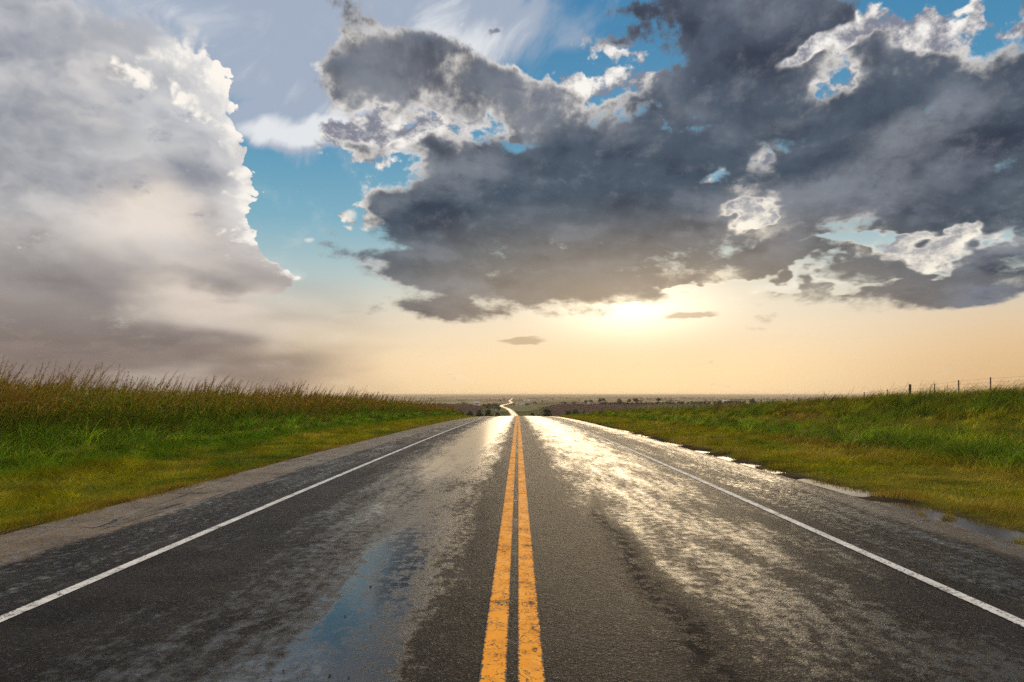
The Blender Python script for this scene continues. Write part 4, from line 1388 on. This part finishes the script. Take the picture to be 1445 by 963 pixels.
        if door:
            V, Fc = [], []
            box(V, Fc, -0.55 * w2 * 0.3, 0.55 * w2 * 0.3, -d2 - 0.06, -d2 + 0.05, 0, hgt * 0.75)
            mesh_obj('door', V, Fc, darkm, root)
        for k in range(wins):
            sx = (-1 if k % 2 == 0 else 1) * w2 * (0.55 if k < 2 else 0.8)
            V, Fc = [], []
            box(V, Fc, sx - 0.7, sx + 0.7, -d2 - 0.05, -d2 + 0.05, hgt * 0.4, hgt * 0.72)
            mesh_obj('window', V, Fc, darkm, root)
        return root

    building('farmhouse', 672, 1362, 9.0, 5.0, 9, 'grey roofed farmhouse with a dark doorway on the rise left of the road', 'house', 0.5, rz=0.35)
    building('farm_shed', 729, 2050, 3.0, 6.5, 9, 'small white shed nearest the bends of the far road', 'shed', 0.3, wins=0)
    building('farm_shed', 736.5, 2120, 8.0, 4.5, 12, 'long low white farm shed right of the far road', 'shed', 0.3, wins=2, roofmat=white)
    building('farm_shed', 740.5, 2950, 2.4, 9.0, 9, 'tall narrow white barn standing behind the long shed, left of two', 'barn', 0.3, wins=0, roofmat=white)
    building('farm_shed', 746, 2960, 3.0, 9.0, 9, 'wider white barn behind the long shed, right of two', 'barn', 0.3, wins=0, roofmat=white)
    building('farm_shed', 830.5, 1345, 3.2, 3.6, 6, 'small pale shed under the grey hazy trees', 'shed', 0.35, wins=0)
    building('farm_shed', 1072, 1750, 7.0, 4.5, 9, 'white building behind the shoulder of the right bank', 'shed', 0.3, wins=1, roofmat=white)
    building('farm_shed', 1022, 3100, 6.0, 7.0, 12, 'pale building far off behind the fence', 'shed', 0.3, wins=0, roofmat=white)
    building('farm_shed', 957, 3900, 3.0, 9.0, 9, 'tiny white barn near the right horizon', 'barn', 0.3, wins=0, roofmat=white)


# =====================================================================================
#  small things on the road
# =====================================================================================
def build_litter():
    dk = plain_mat('dark_pebble', (0.05, 0.035, 0.025), 0.6, 0.3, 40.0)
    import bmesh
    for i, (px, row) in enumerate([(382, 956), (400, 943), (465, 951), (492, 954), (487, 866), (523, 824), (523, 880)]):
        y = 1.585 / ((row - HY) / F)
        bm = bmesh.new()
        bmesh.ops.create_icosphere(bm, subdivisions=2, radius=0.0045 + 0.0015 * (i % 3))
        for v in bm.verts:
            q = 0.75 + 0.5 * float(hsh(round(v.co.x * 900 + i), round(v.co.y * 900), round(v.co.z * 900)))
            v.co = (v.co.x * q * 1.3, v.co.y * q, v.co.z * q * 0.7)
        me = bpy.data.meshes.new('pebble')
        bm.to_mesh(me)
        bm.free()
        me.materials.append(dk)
        o = bpy.data.objects.new('pebble', me)
        col.objects.link(o)
        x = px_x(px, y)
        o.location = (x, y, float(zroad(y) + crown(x)) + 0.006)
        tag(o, 'small dark pebble lying on the wet left lane', 'pebble', 'pebbles on the left lane')
    # one blade of grass blown onto the yellow stripe
    y = 1.57 / ((850 - HY) / F)
    B = Blades()
    V, Fc = [], []
    for k in range(7):
        t = k / 6
        w = 0.0035 * math.sin(pi * (0.12 + 0.80 * t)) + 0.0006
        V += [(-0.045 + 0.09 * t, 0.012 * t * t - w, 0.004 + 0.012 * math.sin(pi * t)), (-0.045 + 0.09 * t, 0.012 * t * t + w, 0.006 + 0.012 * math.sin(pi * t))]
        if k:
            b = 2 * k
            Fc.append((b - 2, b, b + 1, b - 1))
    lf = plain_mat('green_leaf', (0.16, 0.30, 0.04), 0.5, 0.2, 60.0)
    o = mesh_obj('fallen_leaf', V, Fc, lf)
    x = px_x(714, y)
    o.location = (x, y, float(zroad(y)) + 0.006)
    tag(o, 'narrow green leaf lying across the left yellow stripe', 'leaf')


def build_dead_stalk():
    mt = plain_mat('dry_stalk', (0.10, 0.075, 0.05), 0.85, 0.3, 12.0)
    y = 62.0
    x0 = px_x(1036, y)
    g = float(ground(x0, y))
    V, Fc = [], []
    top = 1.56 - (563 - HY) / F * y
    hh = top - g
    tube(V, Fc, [(0, 0, -0.1), (0.12, 0, hh * 0.35), (0.30, 0.02, hh * 0.72), (0.50, 0.03, hh)], [0.035, 0.03, 0.022, 0.012], 6)
    tube(V, Fc, [(0.30, 0.02, hh * 0.72), (0.52, 0, hh * 0.84), (0.66, 0, hh * 0.95)], [0.016, 0.012, 0.006], 5)
    tube(V, Fc, [(0.18, 0.0, hh * 0.50), (0.10, 0, hh * 0.70), (0.14, 0, hh * 0.86)], [0.014, 0.010, 0.005], 5)
    o = mesh_obj('dead_stalk', V, Fc, mt)
    o.location = (x0, y, g)
    tag(o, 'dead leaning weed stalk on the bank, before the far fence posts', 'weed stalk')


def build_haze():
    V, Fc = [], []
    box(V, Fc, -44000, 44000, -80, 47000, -75, 7.0)
    m, N = new_mat('air_haze')
    p = N.n('ShaderNodeVolumePrincipled')
    p.inputs['Color'].default_value = (1.0, 0.82, 0.62, 1)
    p.inputs['Density'].default_value = HAZE_D
    p.inputs['Anisotropy'].default_value = 0.35
    o = N.n('ShaderNodeOutputMaterial')
    N.t.links.new(p.outputs[0], o.inputs['Volume'])
    h = mesh_obj('haze', V, Fc, m)
    tag(h, 'warm haze over the far plain', kind='stuff')


def build_sun():
    L = bpy.data.lights.new('sun', 'SUN')
    L.energy = 0.5
    L.angle = radians(25)
    L.color = (1.0, 0.76, 0.46)
    o = bpy.data.objects.new('sun', L)
    col.objects.link(o)
    from mathutils import Vector
    d = Vector((math.sin(SUN_AZ) * math.cos(SUN_EL), math.cos(SUN_AZ) * math.cos(SUN_EL), math.sin(SUN_EL)))
    o.rotation_euler = d.to_track_quat('Z', 'Y').to_euler()
    o.location = (0, 0, 50)


HAZE_D = 8e-5
if not SKY_ONLY:
    build_ground()
    build_road()
    build_grass()
    build_tufts()
    build_fence()
    build_far_things()
    build_litter()
    build_dead_stalk()
    build_haze()
    build_sun()

cy = scene.cycles
cy.max_bounces = 6
cy.diffuse_bounces = 2
cy.glossy_bounces = 3
cy.transmission_bounces = 3
cy.volume_bounces = 1
cy.use_adaptive_sampling = True
cy.adaptive_threshold = 0.02
cy.adaptive_min_samples = 16
cy.caustics_reflective = False
cy.caustics_refractive = False
cy.use_denoising = False
